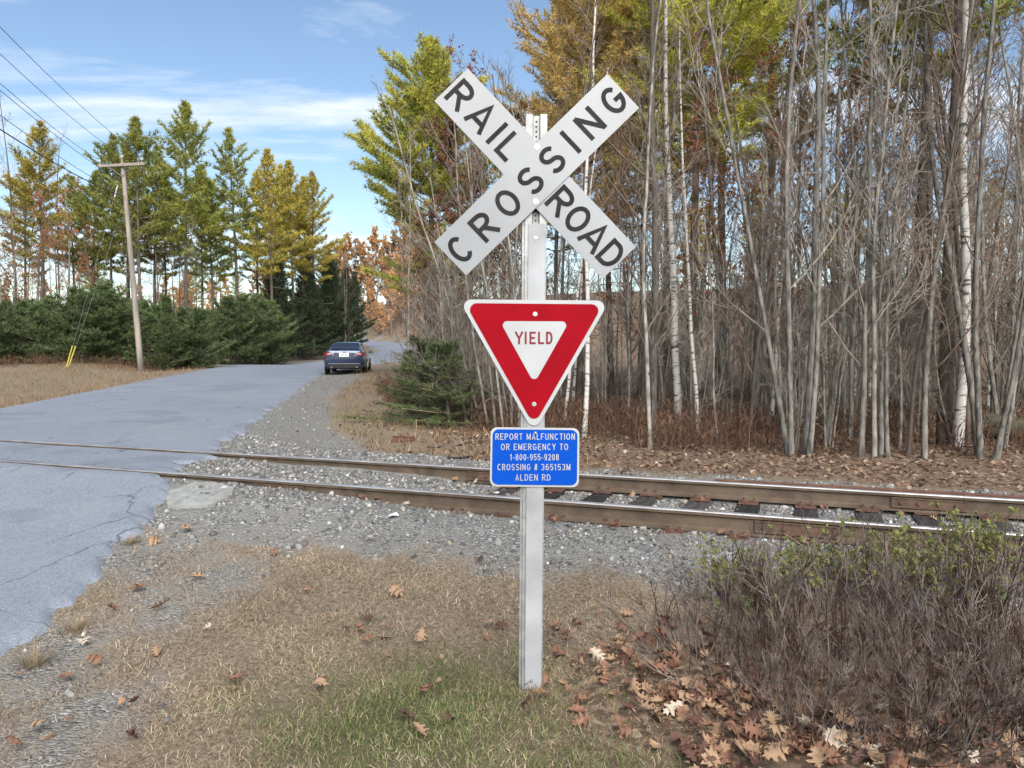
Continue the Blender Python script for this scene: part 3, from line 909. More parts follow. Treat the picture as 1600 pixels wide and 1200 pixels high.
# ------------------------------------------------------------------ utility pole, guys and wires
def build_pole(px, depth, x=None, y=None, lab='', lean=None):
    if x is None:
        x, y = pxg(px, depth)
    z = gz1(x, y)
    t = thing('utility_pole', lab, 'utility pole', (x, y, z))
    h = 10.25
    top = Vector((lean[0], lean[1], h))
    mb = MB(); pts = [top * (k / 8 * 1.0) for k in range(9)]
    pts[0] = Vector((-top.x * .03, 0, -.35))
    mb.tube(pts, [.150 - .055 * k / 8 for k in range(9)], 10, True)
    mb.build('pole_shaft', M['pole_wood'], t, True)
    ca = top * .985
    mb = MB(); rot = Matrix.Rotation(R(-8), 3, 'Z') @ Matrix.Rotation(R(-.8), 3, 'Y')
    mb.box(ca + Vector((0, -.16, 0)), (2.45, .10, .13), rot)
    arm = mb.build('crossarm', M['pole_wood'], t)
    mb = MB()
    for s in (-1, 1):
        mb.tube([ca + rot @ Vector((s * .62, -.16, -.05)), ca + Vector((0, -.14, -.55))], .018, 4)
    mb.build('arm_brace', M['sign_back'], arm)
    ends = []
    for o_ in (1.12, 0.0, -1.12):
        p = ca + rot @ Vector((o_, -.16, .06)) if o_ else top + Vector((0, -.05, .0))
        mb = MB(); up = .16 if o_ else .26
        mb.tube([p, p + Vector((0, 0, up))], .018, 5); mb.tube([p + Vector((0, 0, up - .04)), p + Vector((0, 0, up + .02)), p + Vector((0, 0, up + .10))], [.07, .075, .045], 8, True)
        mb.build('insulator', M['insulator'], arm)
        ends.append(Vector((x, y, z)) + p + Vector((0, 0, up + .09)))
    mb = MB(); mb.tube([top * .80 + Vector((-.30, -.2, .9)), top * .83 + Vector((-.42, -.25, -.0))], .035, 6, True); mb.build('cutout_fuse', M['insulator'], t)
    for k in (.90, .845, .835):
        ends.append(Vector((x, y, z)) + top * k + Vector((0, -.15, 0)))
    return ends, Vector((x, y, z)), top
e1, base1, top1 = build_pole(221, 38, lab='tall weathered wooden utility pole with a crossarm, leaning beside the road', lean=(-.70, 0))
e2, base2, top2 = build_pole(0, 0, -4.2 + 6.2, -26.0, 'wooden utility pole standing at the roadside behind the viewpoint', (0, 0))
def build_wires():
    left_y = [42, 84, 130, 141, 180, 202]
    kinds = ['bare conductor wire strung to the right end of the crossarm', 'bare conductor wire strung to the pin on the pole top', 'bare conductor wire strung to the left end of the crossarm',
             'neutral wire strung to the pole just below the crossarm', 'upper communication cable strung to the pole below the neutral wire', 'thick lowest communication cable strung to the pole']
    for k in range(6):
        a = e1[k]
        yb = 20.0
        b = pix(0, left_y[k], yb)
        # quadratic through the pole, the point over the field and on towards the next pole
        c = e2[k]
        mb = MB(); pts = []
        for i in range(33):
            u = i / 32; yy = a.y + (c.y - a.y) * u
            l0 = (yy - b.y) * (yy - c.y) / ((a.y - b.y) * (a.y - c.y)); l1 = (yy - a.y) * (yy - c.y) / ((b.y - a.y) * (b.y - c.y)); l2 = (yy - a.y) * (yy - b.y) / ((c.y - a.y) * (c.y - b.y))
            pts.append(a * l0 + b * l1 + c * l2)
        mb.tube(pts, .020 if k == 5 else .011, 4)
        tag(mb.build('overhead_wire', M['wire']), kinds[k], 'wire', 'overhead wires')
    for k, (pa, pb) in enumerate((((104, 559), .985), ((107, 562), .83))):
        x, y = pxg(pa[0], 36.5); g = Vector((x, y, gz1(x, y)))
        hi = base1 + top1 * pb
        t = thing('guy_wire', ['upper', 'lower'][k] + ' steel guy wire with a yellow guard bracing the leaning utility pole', 'guy wire', tuple(g), group='guy wires')
        mb = MB(); mb.tube([Vector((0, 0, -.1)), hi - g], .006, 4); mb.build('cable', M['sign_back'], t)
        dr = (hi - g).normalized(); mb = MB(); mb.tube([dr * .05, dr * 1.1], .024, 6, True); mb.build('guard', M['guard_yellow'], t)
build_wires()

# ------------------------------------------------------------------ tree makers (each returns meshes shared by all copies)
def rvec(rg):
    while True:
        v = Vector((rg.uniform(-1, 1), rg.uniform(-1, 1), rg.uniform(-1, 1)))
        if .05 < v.length < 1: return v.normalized()
def limb(rg, p, d, L, r0, r1, n, wobble, up):
    pts, rad = [Vector(p)], [r0]; d = Vector(d).normalized()
    for i in range(n):
        d = (d + rvec(rg) * wobble + Vector((0, 0, up))).normalized()
        pts.append(pts[-1] + d * (L / n)); rad.append(r0 + (r1 - r0) * (i + 1) / n)
    return pts, rad
def on(pts, t):
    k = t * (len(pts) - 1); i = min(int(k), len(pts) - 2); f = k - i
    return pts[i].lerp(pts[i + 1], f), (pts[i + 1] - pts[i]).normalized()
def side_dir(rg, t, spread):
    a = rg.uniform(0, 2 * math.pi); ref = Vector((1, 0, 0)) if abs(t.x) < .8 else Vector((0, 1, 0))
    e1 = t.cross(ref).normalized(); e2 = t.cross(e1)
    return (t * math.cos(spread) + (e1 * math.cos(a) + e2 * math.sin(a)) * math.sin(spread)).normalized()
def leaf_quads(mb, rg, p, size, n, spread, mi):
    for _ in range(n):
        c = p + rvec(rg) * rg.uniform(0, spread); a = rvec(rg); b = a.cross(rvec(rg)).normalized(); s = size * rg.uniform(.6, 1.3)
        q = a.cross(b)
        mb.add([c - a * s, c + b * s * .55 + q * s * .15, c + a * s, c - b * s * .55 + q * s * .15], [(0, 1, 2), (0, 2, 3)], mi)

def bare_tree(seed, H, r, first=.25, nb=20, n2=7, n3=5, spread=(.5, .95), blen=.28, bark='bark_grey', twig='twig_grey', stems=1, leaf=None, leaf_n=0, leaf_size=.06, leaf_sel=1.0, tw=.007, up1=.10, lean=.0):
    rg = random.Random(seed); tm = MB(); cm = MB()
    for st in range(stems):
        a = 2 * math.pi * st / max(stems, 1) + rg.uniform(-.5, .5)
        base = Vector((math.cos(a), math.sin(a), 0)) * (r * 2.0 * (stems > 1)); base.z = -.25
        d = Vector((math.cos(a) * (.12 * (stems > 1)) + rg.uniform(-.04, .04) + lean, math.sin(a) * (.12 * (stems > 1)) + rg.uniform(-.04, .04), 1))
        h = H * (1 if st == 0 else rg.uniform(.7, 1.02)); rr = r * (1 if st == 0 else rg.uniform(.55, .95))
        pts, rad = limb(rg, base, d, h, rr, .012, 14, .055, .02)
        rad = [q * (1.25 if i == 0 else 1) for i, q in enumerate(rad)]
        tm.tube(pts, rad, 7)
        m = max(6, int(nb / (1 if stems == 1 else stems * .62)))
        for i in range(m):
            t = first + (1 - first) * ((i + rg.random()) / m) ** .85
            p, td = on(pts, min(t, .985))
            sd = side_dir(rg, td, rg.uniform(*spread))
            L = h * blen * (1.08 - t * .72) * rg.uniform(.55, 1.2)
            r1 = max(tw * 1.7, rr * (1 - t) * .42)
            bp, br = limb(rg, p, sd, L, r1, tw, 6, .14, up1)
            cm.tube(bp, br, 4)
            for j in range(n2):
                t2 = .2 + .8 * (j + rg.random()) / n2
                p2, td2 = on(bp, min(t2, .98))
                L2 = L * rg.uniform(.22, .5) * (1.15 - t2 * .5)
                sp, sr = limb(rg, p2, side_dir(rg, td2, rg.uniform(.4, .9)), L2, max(tw, r1 * .42 * (1 - t2 * .6)), tw * .8, 4, .18, .06)
                cm.tube(sp, sr, 3)
                for k in range(n3):
                    t3 = .15 + .85 * (k + rg.random()) / n3
                    p3, td3 = on(sp, min(t3, .98))
                    qp, qr = limb(rg, p3, side_dir(rg, td3, rg.uniform(.35, .9)), L2 * rg.uniform(.25, .55), tw * .8, tw * .5, 2, .2, .04)
                    cm.tube(qp, qr, 3)
                    if leaf and rg.random() < leaf_sel:
                        leaf_quads(cm, rg, qp[-1], leaf_size, leaf_n, .14, 1)
    return [('trunk', tm.mesh('trunk', M[bark], True)), ('crown', cm.mesh('crown', [M[twig]] + ([M[leaf]] if leaf else [])))]

def tufts(mb, rg, p, d, size, n, width, mi=1):
    for _ in range(n):
        v = (d * rg.uniform(.2, 1.0) + rvec(rg) * .85 + Vector((0, 0, .25))).normalized()
        w = v.cross(rvec(rg)).normalized() * width; L = size * rg.uniform(.7, 1.25)
        mb.add([p - w, p + w, p + v * L], [(0, 1, 2)], mi)

def pine(seed, H, r, crown0=.35, gap=.55, reach=.24, needles='needle_green', size=.20, width=.016, n_t=9, per=5, droop=.0, dead=True, shape=1.0, dens=1.0):
    rg = random.Random(seed); tm = MB(); cm = MB()
    pts, rad = limb(rg, (0, 0, -.3), (rg.uniform(-.02, .02), rg.uniform(-.02, .02), 1), H + .3, r, .02, 14, .02, .02)
    tm.tube(pts, rad, 8)
    z = H * crown0
    if dead:
        for i in range(int(16 * crown0 / .35)):
            t = rg.uniform(.12, crown0 * 1.05); p, td = on(pts, t)
            bp, br = limb(rg, p, side_dir(rg, td, rg.uniform(1.2, 1.6)), rg.uniform(.5, 2.0), .018, .006, 4, .15, -.02)
            cm.tube(bp, br, 3)
            for j in range(4):
                p2, td2 = on(bp, rg.uniform(.3, .95)); qp, qr = limb(rg, p2, side_dir(rg, td2, .7), rg.uniform(.2, .6), .007, .005, 2, .2, 0); cm.tube(qp, qr, 3)
    while z < H * .995:
        f = (z / H - crown0) / (1 - crown0)
        prof = (math.sin(math.pi * min(1, (f * .86 + .16))) ** .7) * (1 - f * .45) if shape == 1.0 else (1 - f) ** .8 * .95 + .07
        L0 = max(.25, H * reach * prof)
        nb = rg.randint(per - 1, per + 1); a0 = rg.uniform(0, 6.28)
        for b in range(nb):
            if rg.random() < .22 * (1 - f): continue
            a = a0 + 6.283 * b / nb + rg.uniform(-.3, .3); L = L0 * min(1.55, rg.lognormvariate(-.12, .34))
            p, td = on(pts, min(.995, (z + .3) / (H + .3)))
            el = .10 + .75 * f + rg.uniform(-.15, .15) - droop
            d = Vector((math.cos(a) * math.cos(el), math.sin(a) * math.cos(el), math.sin(el)))
            bp, br = limb(rg, p, d, L, .012 + .022 * L / 3, .006, 6, .08, .045 - droop * .1)
            cm.tube(bp, br, 3)
            ns = max(3, int(L * 4.2 * dens))
            for s in range(ns):
                t = (.22 if L > 1 else .05) + (.78 if L > 1 else .95) * (s + rg.random()) / ns
                q, qd = on(bp, min(.99, t))
                sd = (qd + Vector((-qd.y, qd.x, 0)) * rg.choice((-1, 1)) * rg.uniform(.6, 1.3) + Vector((0, 0, rg.uniform(-.1, .35)))).normalized()
                L2 = min(L * .42, (1.15 - t * .6) * L * .36) * rg.uniform(.6, 1.2) + .08
                e = q + sd * L2
                cm.tube([q, e], [.006, .004], 3)
                nt = max(2, int(L2 / (size * .62)))
                for k in range(nt):
                    tufts(cm, rg, q.lerp(e, (k + .6) / nt), sd, size, n_t, width)
        z += gap * rg.uniform(.75, 1.25) * (1 - .45 * f)
    tufts(cm, rg, pts[-1], Vector((0, 0, 1)), size, n_t * 3, width)
    return [('trunk', tm.mesh('trunk', M['bark_dark'], True)), ('crown', cm.mesh('crown', [M['twig_brown'], M[needles]]))]

def plant(proto, name, label, cat, x, y, scale=1.0, rz=None, tilt=(0, 0), group=None, dz=0.0, rg=random.Random(77)):
    lr, ll = road_lat(x, y)
    if lr > -.6 and ll > -.6: return None
    t = thing(name, label, cat, (x, y, gz1(x, y) + dz), (tilt[0], tilt[1], rg.uniform(0, 6.28) if rz is None else rz), scale, group)
    for nm, me in proto:
        link(nm, me, t)
    return t

# prototypes
GREY = [bare_tree(100 + k, 13.5, (.045, .09, .06, .075)[k], .12, 26, 8, 5, blen=(.23, .2, .27, .22)[k], tw=.0034, bark=('bark_grey', 'bark_dark', 'bark_grey', 'bark_grey')[k], twig=('twig_grey', 'twig_brown', 'twig_grey', 'twig_brown')[k]) for k in range(4)]
CLUMP = [bare_tree(120 + k, 12.5, .062, .14, 26, 8, 5, blen=.24, stems=4, tw=.004) for k in range(2)]
SAPL = [bare_tree(140 + k, 7.0, .036, .14, 18, 7, 4, blen=.26, tw=.004, bark=('bark_grey', 'bark_dark')[k == 1], twig=('twig_grey', 'twig_brown')[k in (1, 3)]) for k in range(4)]
LEAN = [bare_tree(160 + k, 6.0, .027, .3, 11, 5, 3, blen=.26, tw=.0045, bark='bark_grey', twig='twig_pale') for k in range(2)]
BIRCH = [bare_tree(180 + k, 14.0, .10, .28, 20, 7, 6, blen=.22, bark='bark_birch', twig='twig_brown', tw=.006) for k in range(2)]
BIRCHS = [bare_tree(190 + k, 8.0, .042, .35, 14, 6, 4, blen=.2, bark='bark_birch', twig='twig_brown', tw=.006) for k in range(2)]
THICK = [bare_tree(200 + k, 3.0, .022, .10, 16, 6, 5, spread=(.5, 1.2), blen=.42, bark='twig_grey', twig='twig_grey', stems=3, tw=.0038) for k in range(3)]
OAKB = [bare_tree(220 + k, 11.0, .13, .16, 24, 8, 5, spread=(.6, 1.15), blen=.30, bark='bark_dark', twig='twig_brown', leaf='leaf_brown', leaf_n=6, leaf_size=.075, leaf_sel=.9) for k in range(2)]
OAKR = [bare_tree(230 + k, 11.0, .12, .2, 20, 7, 5, spread=(.5, 1.0), blen=.26, bark='bark_grey', twig='twig_brown', leaf='leaf_rust', leaf_n=3, leaf_size=.075, leaf_sel=.5) for k in range(2)]
PINKT = [bare_tree(240, 13.0, .10, .35, 20, 7, 5, spread=(.4, .8), blen=.22, bark='bark_grey', twig='twig_brown', leaf='leaf_pink', leaf_n=2, leaf_size=.06, leaf_sel=.5)]
FARO = [bare_tree(250 + k, 9.0, .14, .15, 16, 6, 4, spread=(.6, 1.2), blen=.34, bark='bark_grey', twig='twig_grey', leaf='leaf_orange', leaf_n=4, leaf_size=.15, leaf_sel=.9, tw=.02) for k in range(2)]
PINE = [pine(300 + k, 18.0, .17, .40 + .05 * (k % 2), .70, .165, 'needle_green', .34, .030, 10, 5, dens=1.1) for k in range(3)]
PINEG = [pine(310 + k, 18.0, .17, .42, .70, .16, 'needle_gold_lit', .34, .028, 10, 5, dens=1.1) for k in range(2)]
PINEB = [pine(321, 15.0, .20, .24, .62, .26, 'needle_lime', .26, .021, 13, 7, dens=1.5)]
PINEY = [pine(315, 18.0, .16, .40, .62, .17, 'needle_yellow_lit', .26, .019, 10, 6, dens=1.3)]
PINET = [pine(330 + k, 17.0, .13, .35, .55, .17, 'needle_tan_lit', .24, .016, 9, 6, dens=1.3) for k in range(2)]
PINED = [pine(340 + k, 9.0, .10, .05, .40, .24, 'needle_shade', .24, .024, 11, 7, shape=0, dead=False, dens=1.3) for k in range(2)]
BUSHP = [pine(350 + k, 3.4, .05, .02, .22, .40, 'needle_dark', .20, .018, 11, 7, shape=1.0, dead=False, dens=1.5) for k in range(3)]
SAPP = [pine(360, 2.6, .035, .03, .20, .34, 'needle_dark', .13, .0055, 16, 6, shape=0, dead=False, dens=1.6)]

def build_woods():
    rg = random.Random(5)
    A = lambda px, dep: pxg(px, dep)
    # --- trees along the edge of the wood that one can pick out
    plant(CLUMP[0], 'bare_tree', 'tight clump of four straight grey trunks at the leaf-strewn wood edge', 'tree', *A(1250, 11.9), 1.05, rz=.4)
    plant(CLUMP[1], 'bare_tree', 'spreading clump of thin grey trunks beside the fallen log', 'tree', *A(1545, 11.4), .95, rz=2.0)
    plant(GREY[1], 'bare_tree', 'single stout bare grey tree standing in dead brush beside the birches', 'tree', *A(1022, 14.2), .92, rz=1.1)
    plant(BIRCH[0], 'birch_tree', 'white-barked birch with a forked bare crown rising over the yield sign', 'birch', *A(1062, 16.0), .86, rz=.7, tilt=(0, R(-3)))
    plant(BIRCHS[0], 'birch_tree', 'slim white birch stem leaning left beside the forked birch', 'birch', *A(1092, 14.6), 1.0, rz=.2, tilt=(0, R(-8)))
    plant(BIRCH[1], 'birch_tree', 'tall white birch beside a dark pine trunk near the fallen log', 'birch', *A(1497, 12.6), .9, rz=.9, tilt=(0, R(-1)))
    plant(PINE[1], 'pine_tree', 'dark-trunked pine standing right beside the tall white birch', 'pine', *A(1478, 12.9), .8)
    for px, dep, sc_ in ((1368, 11.6, .9), (1378, 12.0, .8), (1392, 11.7, .75)):
        plant(SAPL[rg.randrange(4)], 'bare_tree', 'slim grey pole tree in the close row between the trunk clumps', 'tree', *A(px, dep), 1.1 * sc_ + .2, group='grey pole trees between the clumps')
    for px in (1405, 1420, 1437, 1452, 1514, 1528, 1572, 1590, 1612, 1345, 1330):
        plant(SAPL[rg.randrange(4)], 'bare_tree', 'slim grey pole tree in the close row between the trunk clumps', 'tree', *A(px + rg.uniform(-3, 3), rg.uniform(11.6, 15.0)), rg.uniform(.8, 1.4), group='grey pole trees between the clumps', tilt=(rg.uniform(-.04, .04), rg.uniform(-.05, .05)))
    # thin pale saplings leaning out over the verge
    for px, dep, tl in ((752, 16.8, -15), (762, 16.0, -12), (774, 15.4, -10), (740, 17.5, -9), (787, 15.2, -7), (798, 15.4, -4), (812, 15, -3)):
        plant(LEAN[rg.randrange(2)], 'bare_sapling', 'thin pale leaning sapling at the wood edge behind the crossing sign', 'sapling', *A(px, dep), rg.uniform(.9, 1.25), rz=rg.uniform(-.4, .4), tilt=(0, R(tl + rg.uniform(-2, 2))), group='leaning saplings at the wood edge')
    # --- the body of the wood
    for k in range(43):
        px = 820 + 1060 * ((k * .6180339 + .2) % 1.0) + rg.uniform(-10, 10); dep = rg.uniform(13.0, 29)
        if px < 1190:
            dep += 3
            if k % 2: continue
        plant(GREY[k % 4], 'bare_tree', 'slender bare grey tree deep in the wood behind the track', 'tree', *A(px, dep), rg.uniform(.8, 1.15) * (.62 if px < 1190 else 1), tilt=(rg.uniform(-.08, .08), rg.uniform(-.11, .11)), group='bare grey trees of the wood')
    for k in range(62):
        px = rg.uniform(640, 1880); dep = rg.uniform(12.6, 24)
        if px < 1000: dep += 2.5 + (1000 - px) * .008
        plant(SAPL[k % 4], 'bare_sapling', 'thin bare sapling growing among the trees of the wood', 'sapling', *A(px, dep), rg.uniform(.7, 1.25), tilt=(rg.uniform(-.12, .12), rg.uniform(-.14, .14)), group='bare saplings of the wood')
    for k in range(72):
        px = rg.uniform(690, 1860); dep = rg.uniform(12.4, 22)
        if px < 1000: dep += 2.0 + (1000 - px) * .006
        plant(THICK[k % 3], 'bare_shrub', 'twiggy grey leafless shrub in the understorey of the wood', 'shrub', *A(px, dep), rg.uniform(.8, 1.5), tilt=(rg.uniform(-.1, .1), rg.uniform(-.15, .15)), group='leafless understorey shrubs')
    for k in range(12):
        px = rg.uniform(860, 1700)
        plant(BIRCHS[k % 2], 'birch_tree', 'slim white birch stem among the grey trees of the wood', 'birch', *A(px, rg.uniform(14, 23)), rg.uniform(.9, 1.4), tilt=(rg.uniform(-.06, .06), rg.uniform(-.1, .1)), group='slim birches in the wood')
    for px, dep, s in ((1432, 19, .9), (1200, 26, .9)):
        plant(PINE[rg.randrange(3)], 'pine_tree', 'dark tall pine standing among the bare trees of the wood', 'pine', *A(px, dep), s, group='pines within the wood')
    # leafy and evergreen trees towering over the road side of the wood
    plant(PINEB[0], 'pine_tree', 'broad green white pine with long low boughs reaching over the road', 'pine', *A(672, 32), .92, rz=.3)
    plant(OAKB[0], 'oak_tree', 'oak thick with dead brown leaves in front of the broad pine', 'oak', *A(738, 22.5), .78, rz=1.0)
    plant(OAKB[1], 'oak_tree', 'brown-leaved oak behind the crossbuck sign', 'oak', *A(775, 23), .76, rz=2.2)
    plant(OAKB[1], 'oak_tree', 'smaller brown-leaved oak leaning over the far road bend', 'oak', *A(668, 28), .48, rz=4.0)
    plant(PINKT[0], 'maple_tree', 'sparse maple with pinkish leaves against the sky above the crossbuck', 'maple', *A(785, 30), .99, rz=.5)
    for px, dep, s, p in ((905, 21, .76, 0), (955, 24, .9, 1), (870, 27, .78, 1), (1000, 23, .86, 0)):
        plant(PINET[p], 'pine_tree', 'golden tan needled tree crowning the wood above the crossbuck', 'pine', *A(px, dep), s, group='golden needled trees')
    for px, dep, s, p in ((1078, 19.5, .84, 0), (1130, 22, .92, 0), (1035, 25, .98, 0)):
        plant(PINEY[p], 'pine_tree', 'bright yellow green pine top rising above the bare wood', 'pine', *A(px, dep), s, group='yellow green pines over the wood')
    for px, dep, s in ((1130, 18, .75), (1085, 19, .7), (1320, 18, .95), (1400, 22, 1.0), (985, 20, .6), (1580, 22, 1.1), (1230, 20, .95), (1180, 19, .8)):
        plant(OAKR[rg.randrange(2)], 'oak_tree', 'thin oak still holding scattered rust brown leaves in the wood', 'oak', *A(px, dep), s, group='rust leaved oaks in the wood')
    for k in range(16):
        plant(OAKB[k % 2], 'oak_tree', 'low brown leaved oak far back in the wood behind the track', 'oak', *A(820 + 900 * ((k * .618034) % 1), rg.uniform(32, 58)), rg.uniform(.32, .5), group='brown oaks deep in the wood')
    for k in range(16):
        plant(THICK[k % 3], 'bare_shrub', 'tall twiggy thicket shrub far back in the wood', 'shrub', *A(800 + 920 * ((k * .618034 + .3) % 1), rg.uniform(24, 40)), rg.uniform(1.4, 2.2), group='thicket shrubs deep in the wood')
    for k in range(14):
        plant(GREY[k % 4], 'bare_tree', 'dim leafless trunk in the shade beyond the parked car', 'tree', *A(rg.uniform(425, 545), rg.uniform(63, 84)), rg.uniform(.65, 1.0), group='leafless trees beyond the car')
    # --- left of the road
    for px, dep, s, p in ((178, 56, .88, 0), (222, 54, .92, 1), (293, 56, 1.03, 2), (372, 60, .98, 0), (262, 62, .8, 1), (334, 60, .72, 2), (150, 60, .8, 2), (245, 60, .9, 0), (205, 64, .95, 2), (318, 66, .9, 1), (120, 62, .8, 1)):
        plant(PINE[p], 'pine_tree', 'tall green pine with a bare lower trunk behind the young thicket', 'pine', *A(px, dep), s, group='tall green pines left of the road')
    for px, dep, s, p in ((428, 60, .90, 0), (492, 66, .88, 1), (70, 55, .92, 1), (462, 64, .90, 0), (405, 64, .84, 1), (478, 70, .9, 0), (445, 70, .95, 1), (40, 58, .8, 0)):
        plant(PINEG[p], 'pine_tree', 'tall gold tinged pine with a bare lower trunk left of the road', 'pine', *A(px, dep), s, group='gold tinged pines left of the road')
    for px, dep, s in ((105, 50, 1.0), (60, 48, .95), (150, 52, .8), (20, 52, .9)):
        plant(OAKR[rg.randrange(2)], 'oak_tree', 'oak with rust brown leaves behind the pine thicket left of the road', 'oak', *A(px, dep), s, group='rust oaks left of the road')
    for px, dep, s in ((8, 50, 1.3), (28, 54, 1.35), (-20, 50, 1.3), (100, 56, 1.2), (45, 58, 1.3)):
        plant(GREY[rg.randrange(4)], 'bare_tree', 'tall leafless pale tree at the far left wood edge', 'tree', *A(px, dep), s, group='leafless trees left of the road')
    for k in range(26):
        plant(GREY[k % 4], 'bare_tree', 'thin dark leafless tree among the pines left of the road', 'tree', *A(rg.uniform(-40, 560), rg.uniform(50, 66)), rg.uniform(.6, .95), group='thin trees among the left pines')
    for k in range(24):
        px = -110 + k * 21.0 + rg.uniform(-8, 8); dep = 41.5 + rg.uniform(-1, 4)
        s = rg.uniform(.72, .98) * (1.35 if 120 < px < 200 else 1.0)
        plant(BUSHP[k % 3], 'young_pine', 'bushy dark young pine in the thicket along the left roadside', 'pine', *A(px, dep), (s * 1.15, s * 1.15, s), group='young pines of the roadside thicket')
    for px, dep, s in ((362, 51, 1.25), (385, 53, 1.35), (408, 55, 1.4), (428, 57, 1.3)):
        plant(BUSHP[rg.randrange(3)], 'young_pine', 'rounded dark young pine at the road crest end of the thicket', 'pine', *A(px, dep), s, group='young pines at the road crest')
    for k in range(12):
        plant(BUSHP[k % 3], 'young_pine', 'bushy dark young pine in the thicket along the left roadside', 'pine', *A(-20 + k * 35, 48 + rg.uniform(-1, 1.5)), rg.uniform(.9, 1.15), group='young pines of the roadside thicket')
    for px, dep, s in ((448, 62, .85), (488, 66, .8), (515, 72, 1.0), (538, 78, .95), (472, 70, 1.05), (505, 80, 1.1), (552, 92, 1.0), (430, 66, .9), (525, 88, 1.1)):
        plant(PINED[rg.randrange(2)], 'hemlock_tree', 'dark low-branched conifer beyond the parked car', 'conifer', *A(px, dep), s, group='dark conifers beyond the car')
    plant(SAPP[0], 'young_pine', 'dense dark green young pine standing alone on the verge behind the yield sign', 'pine', *A(700, 16.6), (1.45, 1.45, .66))
    plant(SAPP[0], 'young_pine', 'broad low young pine bush on the verge nearest the parked car', 'pine', *A(660, 17.4), (1.5, 1.5, .68))
    plant(SAPP[0], 'young_pine', 'small green pine seedling at the foot of the lone young pine', 'pine', *A(632, 19.0), .55)
    # --- the far hillside
    for k in range(46):
        px = rg.uniform(-60, 720); dep = rg.uniform(96, 150)
        plant(FARO[k % 2], 'autumn_tree', 'far orange leaved tree on the sunlit hillside beyond the road bend', 'tree', *A(px, dep), rg.uniform(.75, 1.15), group='orange trees on the far hillside')
    for k in range(30):
        plant(FARO[k % 2], 'autumn_tree', 'small orange leaved tree low on the slope behind the far road bend', 'tree', *A(505 + 7 * k + rg.uniform(-5, 5), rg.uniform(114, 124)), rg.uniform(.5, .85), dz=-.8, group='small orange trees behind the bend')
    for k in range(22):
        plant(FARO[k % 2], 'autumn_tree', 'orange leaved tree rising above the far bend of the road', 'tree', *A(520 + 8.2 * k + rg.uniform(-5, 5), rg.uniform(126, 142)), rg.uniform(1.2, 1.75), group='orange trees above the bend')
    for k in range(16):
        plant(PINE[k % 3], 'pine_tree', 'far green pine on the hillside beyond the road bend', 'pine', *A(rg.uniform(-60, 700), rg.uniform(100, 150)), rg.uniform(.5, .8), group='pines on the far hillside')
    for k in range(22):
        plant((FARO + PINEG)[k % 4], 'autumn_tree', 'far golden tree glimpsed through the wood behind the track', 'tree', *A(rg.uniform(1000, 1700), rg.uniform(62, 90)), rg.uniform(.55, .8), group='golden trees behind the wood')
    for k in range(14):
        plant(OAKB[k % 2], 'oak_tree', 'brown leaved oak on the bank above the far road bend', 'oak', *A(rg.uniform(640, 730), rg.uniform(60, 100)), rg.uniform(.45, .8), group='oaks on the bank by the bend')
    # fallen log in the wood
    x, y = A(1600, 13.2); mb = MB()
    pts = [Vector((-1.1 + k * .45, .05 * math.sin(k * 1.7), .20 + .02 * math.sin(k * 2.1))) for k in range(6)]
    mb.tube(pts, [.19, .215, .21, .20, .205, .19], 10, True)
    for q in (1, 3):
        mb.tube([pts[q], pts[q] + Vector((.05, -.1, .32))], [.03, .015], 5)
    lg = mb.build('fallen_log', M['log_bark'], None, True); lg.location = (x, y, gz1(x, y)); lg.rotation_euler = (0, R(3), R(-8))
    tag(lg, 'dark mossy fallen log lying on the leaf litter under the trees', 'log')
build_woods()

